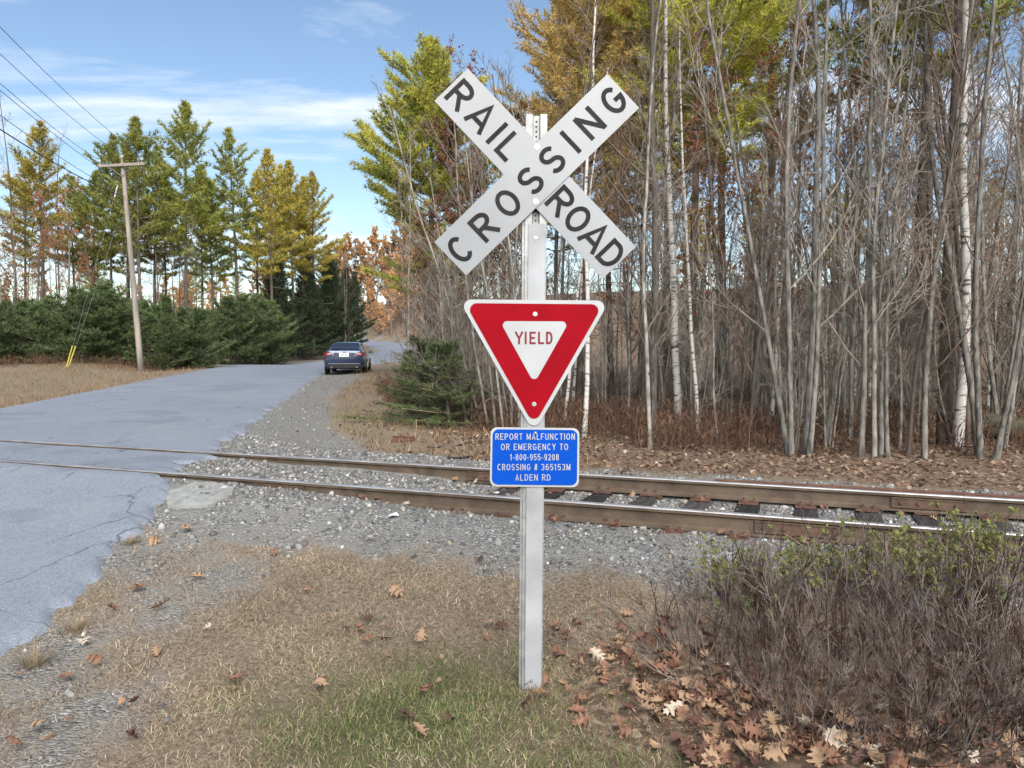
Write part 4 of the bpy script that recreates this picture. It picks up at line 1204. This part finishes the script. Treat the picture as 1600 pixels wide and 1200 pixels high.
# ------------------------------------------------------------------ ground cover made of countless pieces
def build_stones():
    rg = np.random.default_rng(11)
    ph = (1 + 5 ** .5) / 2
    B = np.array([(-1, ph, 0), (1, ph, 0), (-1, -ph, 0), (1, -ph, 0), (0, -1, ph), (0, 1, ph), (0, -1, -ph), (0, 1, -ph), (ph, 0, -1), (ph, 0, 1), (-ph, 0, -1), (-ph, 0, 1)]) / 1.9
    T = np.array([(0, 11, 5), (0, 5, 1), (0, 1, 7), (0, 7, 10), (0, 10, 11), (1, 5, 9), (5, 11, 4), (11, 10, 2), (10, 7, 6), (7, 1, 8), (3, 9, 4), (3, 4, 2), (3, 2, 6), (3, 6, 8), (3, 8, 9), (4, 9, 5), (2, 4, 11), (6, 2, 10), (8, 6, 7), (9, 8, 1)])
    def make(name, x, y, size, sink, lab=None):
        n = len(x)
        V = B[None] * rg.uniform(.72, 1.18, (n, 12, 1)) * size[:, None, None] * rg.uniform(.55, 1.15, (n, 1, 3))
        a = rg.uniform(0, 6.28, n); c, s = np.cos(a), np.sin(a)
        tl = rg.normal(0, .5, n); ct, st_ = np.cos(tl), np.sin(tl)
        X, Y, Z = V[..., 0], V[..., 1], V[..., 2] * .8
        Y, Z = Y * ct[:, None] - Z * st_[:, None], Y * st_[:, None] + Z * ct[:, None]
        X, Y = X * c[:, None] - Y * s[:, None], X * s[:, None] + Y * c[:, None]
        V = np.stack([X + x[:, None], Y + y[:, None], Z + (gz(x, y) + size * sink)[:, None]], -1).reshape(-1, 3)
        F = (T[None] + (np.arange(n) * 12)[:, None, None]).reshape(-1, 3)
        k = rg.beta(1.5, 3.6, n)[:, None]
        col = np.array([.058, .056, .053]) * (1 - k) + np.array([.43, .425, .405]) * k
        w = rg.random(n) < .018; col[w] = (.45, .45, .43)
        w = rg.random(n) < .12; col[w] *= (1.12, .96, .80)
        w = rg.random(n) < .15; col[w] *= (.9, 1.0, 1.05)
        o = link(name, np_mesh(name, V, F, M['stone'], np.repeat(col, 12, 0))); o['kind'] = 'stuff'
        return o
    def pick(n, d0, d1, s0, s1, f):
        d = rg.uniform(d0, d1, n); s = rg.uniform(s0, s1, n); x, y = xy(d, s)
        lr, ll = road_lat(x, y)
        keep = (rg.random(n) < f(x, y, d, s)) & ((lr < -.03) | ((d > D1 + .1) & (d < D2 - .1) & (lr < .05)))
        keep &= (abs(d - D1) > .085) & (abs(d - D2) > .085)
        # clear of the tops of the ties
        ph_ = np.abs(((s + .05) / .51) - np.round((s + .05) / .51)) * .51
        keep &= ~((s < 3.0) & (abs(d - 7.265) < 1.27) & (ph_ < .105) & (rg.random(n) > .05))
        return x[keep], y[keep]
    x, y = pick(38000, 5.0, 10.3, -3.6, 9.5, lambda x, y, d, s: z_gravel(x, y) * (.42 + .6 * (np.abs(d - 7.26) < 1.0) + .45 * (wob(2.1 * x, 1.7 * y) > .1)) * np.where((d < 6) & (wob(1.1 * x + 2, 1.4 * y) > .0), .35, 1))
    o = make('ballast', x, y, rg.lognormal(math.log(.0165), .42, len(x)).clip(.008, .05), .15)
    o['label'] = 'grey crushed stone ballast spread along the railway track'; o['category'] = 'ballast'
    x, y = pick(9000, 9.5, 30, 2.0, 20, lambda x, y, d, s: z_gravel(x, y) * .8)
    o = make('shoulder_gravel', x, y, rg.lognormal(math.log(.018), .42, len(x)).clip(.008, .05), .1)
    o['label'] = 'pale gravel of the road shoulder beyond the track'; o['category'] = 'gravel'
    x = rg.uniform(-3.3, 2.6, 5200); y = rg.uniform(2.9, 6.2, 5200); lr, _ = road_lat(x, y); d, s = ds(x, y)
    k = (lr < -.03) & (d < 5.5) & (rg.random(5200) < .012 + .9 * z_gravel(x, y) * (wob(2 * x, 2.2 * y) > -.15))
    o = make('pebbles', x[k], y[k], rg.lognormal(math.log(.0085), .55, k.sum()).clip(.004, .035), .25)
    o['label'] = 'small pebbles scattered over the dirt track and dry grass'; o['category'] = 'gravel'
build_stones()

def blades(name, x, y, L, width, lean, col, curl=.6, z=None):
    """curved three-triangle blades; arrays of the same length"""
    rg = np.random.default_rng(abs(hash(name)) % 1000 if False else len(x))
    n = len(x); a = rg.uniform(0, 6.283, n)
    dx, dy = np.cos(a), np.sin(a)
    z0 = (gz(x, y) if z is None else z) - .004
    b = rg.uniform(0, 6.283, n); wx, wy = np.cos(b) * width / 2, np.sin(b) * width / 2
    m = L * .55; h1 = m * np.cos(lean); r1 = m * np.sin(lean)
    l2 = np.clip(lean + curl * rg.uniform(.2, 1.3, n), 0, 2.0)
    tw = rg.normal(0, .5, n); dx2, dy2 = np.cos(a + tw), np.sin(a + tw)
    q = L - m; h2 = np.maximum(h1 + q * np.cos(l2), .004); r2x = dx * r1 + dx2 * q * np.sin(l2); r2y = dy * r1 + dy2 * q * np.sin(l2)
    P = np.stack([np.stack([x - wx, y - wy, z0], -1), np.stack([x + wx, y + wy, z0], -1),
                  np.stack([x + dx * r1 + wx * .8, y + dy * r1 + wy * .8, z0 + h1], -1), np.stack([x + dx * r1 - wx * .8, y + dy * r1 - wy * .8, z0 + h1], -1),
                  np.stack([x + r2x, y + r2y, z0 + h2], -1)], 1)
    F = np.array([(0, 1, 2), (0, 2, 3), (3, 2, 4)])[None] + (np.arange(n) * 5)[:, None, None]
    o = link(name, np_mesh(name, P.reshape(-1, 3), F.reshape(-1, 3), M['grass'], np.repeat(col, 5, 0))); o['kind'] = 'stuff'
    return o

def build_grass():
    rg = np.random.default_rng(21)
    def tint(n, palette, p, jit=.22):
        c = np.array(palette)[rg.choice(len(palette), n, p=p)]
        return c * rg.uniform(1 - jit, 1 + jit, (n, 1))
    DRY = [(.31, .245, .172), (.23, .175, .118), (.38, .315, .235), (.12, .086, .058)]
    GRN = [(.15, .185, .06), (.10, .14, .05), (.25, .25, .12)]
    N = 265000
    x = rg.uniform(-3.4, 3.7, N); y = rg.uniform(2.85, 6.4, N)
    d, s = ds(x, y); lr, _ = road_lat(x, y)
    p = (1 - z_gravel(x, y) * (.93 + .0 * x)) * np.where(y > 4.4, .8, 1) * np.clip(.72 + .6 * wob(2.6 * x, 2.2 * y + 1), .08, 1.2)
    # only what lies in view or close to it
    k = (rg.random(N) < p) & (lr < -.04) & (np.abs(x) < .80 * y + .15) & (rg.random(N) < np.where((x > .95 + .15 * wob(3 * x, 3 * y)) & (y < 5.3), .06, 1)) & (rg.random(N) < np.where(((x > 1.1) & (y < 4.8)) | (np.hypot((x - .85) / .55, (y - 3.85) / .5) < 1), .5, 1))
    x, y = x[k], y[k]; n = len(x); g = z_green(x, y); isg = rg.random(n) < g * .55
    L = np.where(isg, rg.uniform(.03, .075, n), rg.uniform(.02, .06, n))
    lean = np.where(isg, np.abs(rg.normal(.45, .3, n)), np.abs(rg.normal(1.08, .36, n)))
    col = np.where(isg[:, None], tint(n, GRN, [.45, .3, .25]), tint(n, DRY, [.42, .26, .18, .14]))
    col = col * np.clip(1 + .30 * wob(1.1 * x + 3, 1.3 * y)[:, None] + .18 * wob(3.4 * x, 3.9 * y)[:, None], .55, 1.5)
    dry, gr = ~isg, isg
    o = blades('dry_grass', x[dry], y[dry], L[dry], rg.uniform(.0028, .0058, dry.sum()), lean[dry], col[dry]); o['label'] = 'matted short dry brown grass around the sign post'; o['category'] = 'grass'
    o = blades('green_grass', x[gr], y[gr], L[gr], rg.uniform(.0018, .0036, gr.sum()), lean[gr], col[gr]); o['label'] = 'short green grass patch at the foot of the sign post'; o['category'] = 'grass'
    # verge grass beyond the track and along the left roadside
    N = 110000
    y = rg.uniform(9.5, 46, N) ** 1.0; x = rg.uniform(-34, 4, N)
    lr, ll = road_lat(x, y); d, s = ds(x, y)
    right = (lr < -.3) & (lr > -7.5) & (d > 9.6) & (d < 34) & (x < 1.5); left = (ll < -.25) & (ll > -9) & (y > 12)
    p = (right * (1 - z_gravel(x, y)) * .9 + left * .75) * np.clip(.6 + .7 * wob(.9 * x, .8 * y), .1, 1)
    k = rg.random(N) < p; x, y = x[k], y[k]; n = len(x)
    yellow_patch = np.exp(-(((x + 3.9) / 1.4) ** 2 + ((y - 17.2) / 2.8) ** 2))  # where the verge grass itself grows yellow-green
    isg = rg.random(n) < yellow_patch * .85
    col = np.where(isg[:, None], tint(n, [(.20, .19, .055), (.15, .16, .05), (.26, .22, .09)], [.4, .3, .3]), tint(n, [(.25, .17, .095), (.18, .12, .068), (.30, .22, .13), (.15, .085, .05)], [.35, .3, .2, .15]))
    o = blades('verge_grass', x, y, rg.uniform(.10, .30, n), rg.uniform(.008, .018, n), np.abs(rg.normal(.7, .35, n)), col); o['label'] = 'dry tan verge grass along both sides of the road beyond the track'; o['category'] = 'grass'
build_grass()

def build_brush():
    """dead red-brown weeds and ferns: thin stems, thicker than anyone could count"""
    rg = np.random.default_rng(31)
    def field(name, lab, x, y, hmin, hmax, pal, per=4):
        n = len(x); X = np.repeat(x, per) + rg.normal(0, .05, n * per); Y = np.repeat(y, per) + rg.normal(0, .05, n * per); m = n * per
        pal = np.array(pal)
        col = pal[rg.choice(len(pal), m)] * rg.uniform(.7, 1.25, (m, 1))
        # stem: slim blade, near upright; side leaves come from short blades set along it
        h = rg.uniform(hmin, hmax, m)
        o1 = blades(name, np.r_[X, X, X], np.r_[Y, Y, Y], np.r_[h, h * rg.uniform(.15, .3, m), h * rg.uniform(.15, .3, m)],
                    np.r_[rg.uniform(.006, .011, m), rg.uniform(.012, .03, m), rg.uniform(.012, .03, m)],
                    np.r_[np.abs(rg.normal(.28, .22, m)), rg.uniform(.3, 1.5, m), rg.uniform(.3, 1.5, m)], np.r_[col, col, col], .5,
                    z=np.r_[gz(X, Y), gz(X, Y) + h * rg.uniform(.15, .8, m), gz(X, Y) + h * rg.uniform(.15, .8, m)])
        o1['label'] = lab; o1['category'] = 'dead weeds'
    BR = [(.105, .058, .040), (.14, .078, .05), (.075, .045, .034), (.17, .11, .07)]
    N = 9000; y = rg.uniform(11.5, 27, N); x = rg.uniform(-5, 11, N); lr, _ = road_lat(x, y); d, s = ds(x, y)
    px = x / y * 1200 + 800
    near = np.interp(px, [560, 620, 760, 900, 1020, 1160, 1300, 1700], [27, 19.5, 15.2, 13.6, 12.2, 11.8, 12.0, 11.3])
    k = (y > near) & (y < near + np.where(px < 1200, 4.5, 3.5)) & (px > 590) & (px < 1720) & (rg.random(N) < np.where(px > 1200, .5, .9))
    field('dead_weeds', 'red brown dead weeds along the edge of the wood behind the track', x[k], y[k], .25, .85, BR)
    N = 2200; x = rg.uniform(-36, -14, N); y = rg.uniform(36, 45, N); _, ll = road_lat(x, y)
    k = (ll < -2.2) & (y > 37.5 + .6 * wob(.5 * x, .5 * y))
    field('dead_weeds', 'red brown dead weeds in front of the roadside pine thicket', x[k], y[k], .3, .8, BR, 3)
    N = 2600; x = rg.uniform(-16, -2, N); y = rg.uniform(52, 96, N); lr, _ = road_lat(x, y); px = x / y * 1200 + 800
    k = (lr < -1.0) & (px > 560) & (px < 730)
    field('dead_weeds', 'dark brown scrub on the bank above the far road bend', x[k], y[k], .4, 1.2, BR, 3)
build_brush()

# ------------------------------------------------------------------ fallen leaves
def leaf_outline(kind, rg):
    if kind == 'oak':
        half = [(0, -.62), (.03, -.45), (.13, -.42), (.24, -.36), (.13, -.26), (.14, -.20), (.34, -.14), (.40, -.02), (.17, .02), (.17, .10), (.38, .22), (.34, .32), (.15, .28), (.13, .36), (.22, .50), (.10, .50), (0, .62)]
    else:
        half = [(0, -.58), (.02, -.36), (.20, -.40), (.18, -.28), (.46, -.22), (.38, -.10), (.54, .10), (.34, .08), (.30, .18), (.36, .40), (.20, .34), (.14, .40), (0, .66)]
    k = [rg.uniform(.82, 1.18) for _ in half]
    return [(a * k[i] * .95, b) for i, (a, b) in enumerate(half)]
def leaf_mesh(name, kind, rg, m, curl, roll):
    """a lobed blade folded along its midrib and curled up at the rim, with a stalk"""
    h = leaf_outline(kind, rg); V, F = [], []
    def bend(x, y):
        z = curl * (x * x * 1.6) + roll * (y + .2) ** 2 + rg.uniform(-.03, .03) * (abs(x) > .05) + abs(x) * .18
        return (x, y, z)
    spine = [(0, b) for a, b in h]
    n = len(h)
    V += [bend(*p) for p in spine]
    for sg in (1, -1):
        b0 = len(V); V += [bend(a * sg * rg.uniform(.9, 1.1), b) for a, b in h]
        mid0 = len(V); V += [bend(a * sg * .5, b) for a, b in h]
        for i in range(n - 1):
            F.append((i, i + 1, mid0 + i + 1, mid0 + i)[::sg]); F.append((mid0 + i, mid0 + i + 1, b0 + i + 1, b0 + i)[::sg])
    k = len(V); V += [(-.012, -.60, .02), (.012, -.60, .02), (.03, -.92, .06), (.012, -.92, .06)]; F.append((k, k + 1, k + 2, k + 3))
    mn = min(v[2] for v in V); V = [(v[0], v[1], v[2] - mn) for v in V]
    me = bpy.data.meshes.new(name); me.from_pydata(V, [], F); me.materials.append(m)
    me.polygons.foreach_set('use_smooth', [True] * len(me.polygons)); me.update()
    return me
def build_leaves():
    rg = random.Random(3)
    cols = [('tan', 'fallen_tan'), ('rust brown', 'fallen_rust'), ('dark brown', 'fallen_dark'), ('pale dry', 'fallen_pale')]
    ms = {}
    for ci, (cn_, mn) in enumerate(cols):
        for k in range(7):
            ms[ci, k] = leaf_mesh('fallen_leaf', 'oak' if k < 4 else 'maple', rg, M[mn], rg.uniform(.1, 1.0), rg.uniform(-.1, .35))
    def put(x, y, where, lift=.012, size=None, ci=None, z=None, tiltm=.35):
        ci = rg.choices(range(4), (.36, .40, .19, .05))[0] if ci is None else ci
        k = rg.randrange(7); kind = 'oak' if k < 4 else 'maple'
        o = link('fallen_leaf', ms[ci, k]); s = size or rg.choice((rg.uniform(.04, .07), rg.uniform(.06, .10), rg.uniform(.075, .12)))
        o.location = (x, y, (gz1(x, y) if z is None else z) + lift); o.scale = (s, s * rg.uniform(.85, 1.15), s)
        o.rotation_euler = (rg.gauss(0, tiltm) + (math.pi if rg.random() < .3 else 0), rg.gauss(0, tiltm), rg.uniform(0, 6.28))
        if abs(o.rotation_euler[0]) > 1.6: o.location.z += s * .35
        lab = '%s fallen %s leaf %s' % (cols[ci][0], kind, where)
        tag(o, lab, 'leaf', lab)
    # pile under the shrub edge
    for i in range(112):
        x = rg.gauss(.80, .30); y = rg.gauss(3.95, .28) - (x - .8) * .45
        put(x, y, 'in the drift beside the twiggy shrubs', .022 + rg.uniform(0, .05), tiltm=.5)
    for i in range(78):
        x = rg.uniform(.75, 2.35); y = 3.26 + rg.uniform(-.12, .28)
        put(x, y, 'in the heap at the front of the twiggy shrubs', .025 + rg.uniform(0, .07), tiltm=.55)
    # the countless rest of the drift, under the shrubs
    VV, FF, MI, kk = [], [], [], 0
    for i in range(620):
        if rg.random() < .45: x = rg.gauss(.9, .36); y = rg.gauss(3.95, .34) - (x - .8) * .45
        elif rg.random() < .6: x = rg.uniform(.75, 2.5); y = 3.25 + rg.uniform(-.15, .35)
        else: x = rg.uniform(1.0, 2.6); y = rg.uniform(3.5, 4.6)
        ci = rg.choices(range(4), (.30, .41, .25, .04))[0]; me = ms[ci, rg.randrange(7)]; s = rg.uniform(.035, .10) if rg.random() < .65 else rg.uniform(.012, .03)
        mt = Matrix.Translation((x, y, gz1(x, y) + .016 + rg.uniform(0, .03))) @ Euler((rg.gauss(0, .35), rg.gauss(0, .35), rg.uniform(0, 6.28))).to_matrix().to_4x4() @ Matrix.Scale(s, 4)
        VV += [tuple(mt @ q.co) for q in me.vertices]; FF += [tuple(kk + j for j in p.vertices) for p in me.polygons]; MI += [ci] * len(me.polygons); kk += len(me.vertices)
    me = bpy.data.meshes.new('leaf_drift'); me.from_pydata(VV, [], FF)
    for q in cols: me.materials.append(M[q[1]])
    me.polygons.foreach_set('material_index', MI); me.update()
    o = link('leaf_drift', me); o['kind'] = 'stuff'; o['label'] = 'drift of mixed brown fallen leaves under the foreground shrubs'; o['category'] = 'leaf litter'
    # named strays on the lawn, read from the photograph
    for px, py in ((575, 975), (560, 990), (540, 990), (605, 985), (658, 1008), (690, 1035), (575, 1008), (600, 1010), (605, 1035), (500, 1080), (370, 1070), (668, 1085), (685, 1075), (635, 1130), (655, 1150), (705, 1135), (765, 983), (785, 985), (868, 995), (870, 1010), (825, 1175), (845, 1095), (210, 1105), (190, 1108), (150, 1045), (105, 1065), (130, 1010), (30, 1062), (60, 1145), (75, 1165), (25, 1175), (110, 1135), (205, 1160), (325, 988), (250, 955), (215, 925), (175, 958), (245, 1025), (310, 907), (980, 965), (975, 990), (905, 985), (480, 930), (620, 935), (750, 880), (580, 848), (430, 870), (300, 870), (210, 870), (240, 850), (290, 832)):
        # intersect the sight line with the ground
        dep = 5.0
        for _ in range(12):
            p = pix(px, py, dep); g = gz1(p.x, dep)
            dep *= (EYE - g) / max(.05, EYE - p.z)
        p = pix(px, py, dep)
        put(p.x, dep, 'lying alone on the grass by the sign post' if px > 330 else 'lying on the dirt beside the road edge', .034)
    # caught along the rails
    for i in range(34):
        dd = rg.choice((D1 - .14, D1 - .2, D2 - .16, D2 - .2, D1 - .3)); s = rg.uniform(-2.2, 4.0)
        x, y = xy(dd + rg.uniform(-.05, .05), s)
        put(x, y, 'caught against the rail beyond the sign post', .03, size=rg.uniform(.06, .10))
    # leaf litter on the floor of the wood and in the verge: one mass
    r2 = np.random.default_rng(8); N = 42000
    y = r2.uniform(7.6, 24, N); x = r2.uniform(-4, 16, N); k = (NX * x + NY * y > 9.1) & (r2.random(N) < z_litter(x, y) * .62 + .10 * (1 - z_gravel(x, y))) & (x / y < .95)
    x, y = x[k], y[k]; n = len(x); s = r2.uniform(.022, .05, n); a = r2.uniform(0, 6.28, n); t1, t2 = r2.normal(0, .5, n), r2.normal(0, .5, n)
    c, sn = np.cos(a), np.sin(a); z = gz(x, y) + .02
    ax, ay, az = c * s, sn * s, t1 * s * .8; bx, by, bz = -sn * s * .6, c * s * .6, t2 * s * .6
    P = np.stack([np.stack([x - ax, y - ay, z - az], -1), np.stack([x + bx, y + by, z + bz + s * .3], -1), np.stack([x + ax, y + ay, z + az], -1), np.stack([x - bx, y - by, z - bz + s * .3], -1)], 1)
    F = np.array([(0, 1, 2), (0, 2, 3)])[None] + (np.arange(n) * 4)[:, None, None]
    pal = np.array([(.19, .122, .082), (.14, .092, .064), (.25, .175, .122), (.34, .265, .20), (.10, .066, .048)])
    col = pal[r2.choice(5, n, p=[.3, .27, .22, .08, .13])] * r2.uniform(.75, 1.2, (n, 1))
    o = link('leaf_litter', np_mesh('leaf_litter', P.reshape(-1, 3), F.reshape(-1, 3), M['grass'], np.repeat(col, 4, 0))); o['kind'] = 'stuff'
    o['label'] = 'brown leaf litter covering the floor of the wood'; o['category'] = 'leaf litter'
build_leaves()

# ------------------------------------------------------------------ twiggy shrubs in the foreground
def shrub_proto(seed, H, n, leafy):
    rg = random.Random(seed); cm = MB(); lf = MB()
    for i in range(n):
        a = rg.uniform(0, 6.28); rr = rg.uniform(0, .30); p = Vector((math.cos(a) * rr, math.sin(a) * rr, -.03))
        low = rg.random() < .22
        sp = rg.uniform(.9, 1.35) if low else abs(rg.gauss(.28, .22))
        d = Vector((math.cos(a) * math.sin(sp), math.sin(a) * math.sin(sp), math.cos(sp)))
        L = H * rg.uniform(.55, 1.15); r0 = rg.choice((.0024, .003, .004, .006))
        pts, rad = limb(rg, p, d, L, r0, r0 * .45, 6, .13, .03); cm.tube(pts, rad, 4)
        for j in range(rg.randint(3, 7)):
            t = rg.uniform(.25, .95); q, td = on(pts, t)
            L2 = L * rg.uniform(.14, .40); bp, br = limb(rg, q, side_dir(rg, td, rg.uniform(.35, .8)), L2, r0 * .55, r0 * .3, 3, .16, .06); cm.tube(bp, br, 3)
            for k in range(rg.randint(1, 3)):
                q2, td2 = on(bp, rg.uniform(.3, .95)); cp, c_r = limb(rg, q2, side_dir(rg, td2, rg.uniform(.3, .8)), L2 * rg.uniform(.25, .55), .0014, .0009, 2, .2, .05); cm.tube(cp, c_r, 3)
                if leafy and t > .5 and rg.random() < leafy: leaf_quads(lf, rg, cp[-1], .020, 5, .028, 0)
    out = [('stems', cm.mesh('stems', M['shrub_stem']))]
    if leafy: out.append(('leaves', lf.mesh('leaves', M['leaf_yellow'])))
    return out
def build_shrubs():
    S0 = [shrub_proto(400 + k, .72, 40, 0) for k in range(3)]
    S1 = [shrub_proto(410 + k, .42, 28, .9) for k in range(2)]
    rg = random.Random(13)
    WH = ['the lone outlying one on the side towards the sign post', 'behind the leaf drift, next in from the outlying one', 'growing close to the ballast edge behind the drift', 'rooted in the middle of the leaf heap', 'at the back of the deepest part of the leaf heap',
          'in the thick middle of the shrub row', 'between the thick middle and the yellow leaved row', 'just in front of the yellow leaved row, tall', 'low and short, its stems lying over the leaf drift', 'low one poking through the front of the leaf heap', 'low one at the far end of the leaf heap', 'at the end of the row away from the sign post']
    for q, (x, y, s) in enumerate(((1.05, 4.35, .80), (1.30, 4.0, .86), (1.52, 4.45, .92), (1.75, 3.95, .92), (2.05, 3.75, .95), (2.35, 4.05, .98), (2.15, 4.5, .95), (2.65, 4.35, 1.0), (1.45, 3.65, .62), (1.9, 3.5, .66), (2.35, 3.55, .78), (2.75, 3.9, .9))):
        plant(S0[rg.randrange(3)], 'twiggy_shrub', 'leafless thin stemmed brown shrub ' + WH[q], 'shrub', x, y, s, group='leafless foreground shrubs')
    for x, y, s in ((1.35, 3.42, .62), (1.75, 3.34, .66), (2.1, 3.36, .72), (2.45, 3.4, .8)):
        plant(S0[rg.randrange(3)], 'twiggy_shrub', 'short leafless brown shrub standing in the fallen leaves before the shrub row', 'shrub', x, y, s, group='short shrubs in the leaf heap')
    for x, y, s in ((1.72, 4.85, .92), (2.05, 5.05, .9), (2.4, 4.85, .98), (2.75, 4.95, 1.0), (3.1, 4.75, 1.05), (3.05, 5.2, .9), (1.45, 5.0, .72)):
        plant(S1[rg.randrange(2)], 'leafy_shrub', 'thin stemmed shrub with yellow green leaves at its tips beside the track', 'shrub', x, y, s, group='yellow leaved foreground shrubs')
build_shrubs()

# ------------------------------------------------------------------ small things by the track
def on_ground(px, py):
    dep = 8.0
    for _ in range(14):
        p = pix(px, py, dep); g = gz1(p.x, dep)
        dep *= (EYE - g) / max(.05, EYE - p.z)
    p = pix(px, py, dep)
    return Vector((p.x, dep, gz1(p.x, dep)))
def build_bits():
    p = on_ground(630, 690)
    mb = MB(); mb.box((0, 0, .03), (.40, .16, .03)); mb.box((0, .06, .05), (.40, .02, .05)); mb.box((-.12, -.03, .05), (.05, .05, .02)); mb.box((.12, -.03, .05), (.05, .05, .02))
    o = mb.build('rusty_plate', M['rust']); o.location = p; o.rotation_euler = (R(20), R(2), R(-6)); tag(o, 'flat rusty iron plate lying on the gravel beyond the rails', 'iron plate')
    for k, (px, py, L, a, lab) in enumerate(((680, 700, .28, 10, 'dark broken wood scrap lying on the gravel beside the rusty plate'), (714, 697, .34, 24, 'dark reddish stick propped on the gravel beyond the rails'))):
        p = on_ground(px, py); mb = MB(); rg = random.Random(k)
        pts = [Vector((L * (i / 5 - .5), rg.uniform(-.015, .015), .035 + rg.uniform(-.01, .02))) for i in range(6)]
        mb.tube(pts, [.02, .035, .04, .035, .03, .012], 6, True); mb.tube([pts[2], pts[2] + Vector((.1, .06, .05))], [.015, .006], 4)
        o = mb.build('wood_scrap', M['bark_dark']); o.location = p; o.rotation_euler = (0, R(-a * .5), R(a)); tag(o, lab, 'wood scrap')
    mb = MB(); pts = [on_ground(*q) + Vector((0, 0, .02)) for q in ((700, 718), (720, 718), (740, 715), (758, 709), (775, 702), (800, 698))]
    mb.tube(pts, .016, 6, True); tag(mb.build('loose_cable', M['wire']), 'black cable snaking over the gravel behind the blue notice', 'cable')
    p = on_ground(615, 820); mb = MB(); mb.add([(-.05, -.02, 0), (0, -.035, .02), (.05, 0, .01), (.02, .03, .035), (-.03, .025, .015)], [(0, 1, 4), (1, 2, 3), (1, 3, 4)])
    o = mb.build('paper_scrap', M['litter_white']); o.location = p + Vector((0, 0, .012)); tag(o, 'crumpled pale paper scrap lying on the bare ground before the rails', 'litter')
    # slab of old concrete apron beside the near rail
    q = [on_ground(*c) for c in ((300, 757), (330, 755), (366, 764), (363, 778), (325, 800), (262, 795), (258, 772))]
    c = sum(q, Vector()) / len(q); mb = MB(); rg = random.Random(2)
    top = [v - c + Vector((0, 0, .022)) for v in q]; bot = [v - c + Vector((0, 0, -.05)) for v in q]; n = len(q)
    mb.add(top + bot, [tuple(range(n))[::-1]] + [(i, (i + 1) % n, (i + 1) % n + n, i + n) for i in range(n)])
    o = mb.build('concrete_slab', M['concrete']); o.location = c; tag(o, 'pale worn concrete slab at the road edge beside the near rail', 'slab')
    # grass tufts by the road edge
    for px, py, s, lab in ((55, 1040, .16, 'pale bushy tuft of dry grass at the edge of the asphalt'), (205, 850, .10, 'small brown grass tuft at the road edge near the rails'), (120, 985, .11, 'reddish tuft of dry grass beside the dirt track')):
        p = on_ground(px, py); rg = np.random.default_rng(px); n = 160
        t = thing('grass_tuft', lab, 'grass tuft', tuple(p))
        a = rg.uniform(0, 6.28, n); rr = rg.uniform(0, .07, n); V, F, C = [], [], []
        mb = MB()
        for i in range(n):
            b = Vector((math.cos(a[i]) * rr[i], math.sin(a[i]) * rr[i], -.01)); sp = rg.uniform(.1, 1.1); L = s * rg.uniform(.5, 1.2)
            d = Vector((math.cos(a[i]) * math.sin(sp), math.sin(a[i]) * math.sin(sp), math.cos(sp))); w = d.cross(Vector((0, 0, 1))).normalized() * .0016
            e = b + d * L * .6; f = e + (d + Vector((0, 0, -.5))).normalized() * L * .4
            mb.add([b - w, b + w, e + w * .8, e - w * .8, f], [(0, 1, 2, 3), (3, 2, 4)])
        me = mb.mesh('blades', M['tuft']); link('blades', me, t)
mat('tuft', (.27, .22, .14), (.18, .13, .085), 40, .85, translucent=.2, spec=.1)
build_bits()
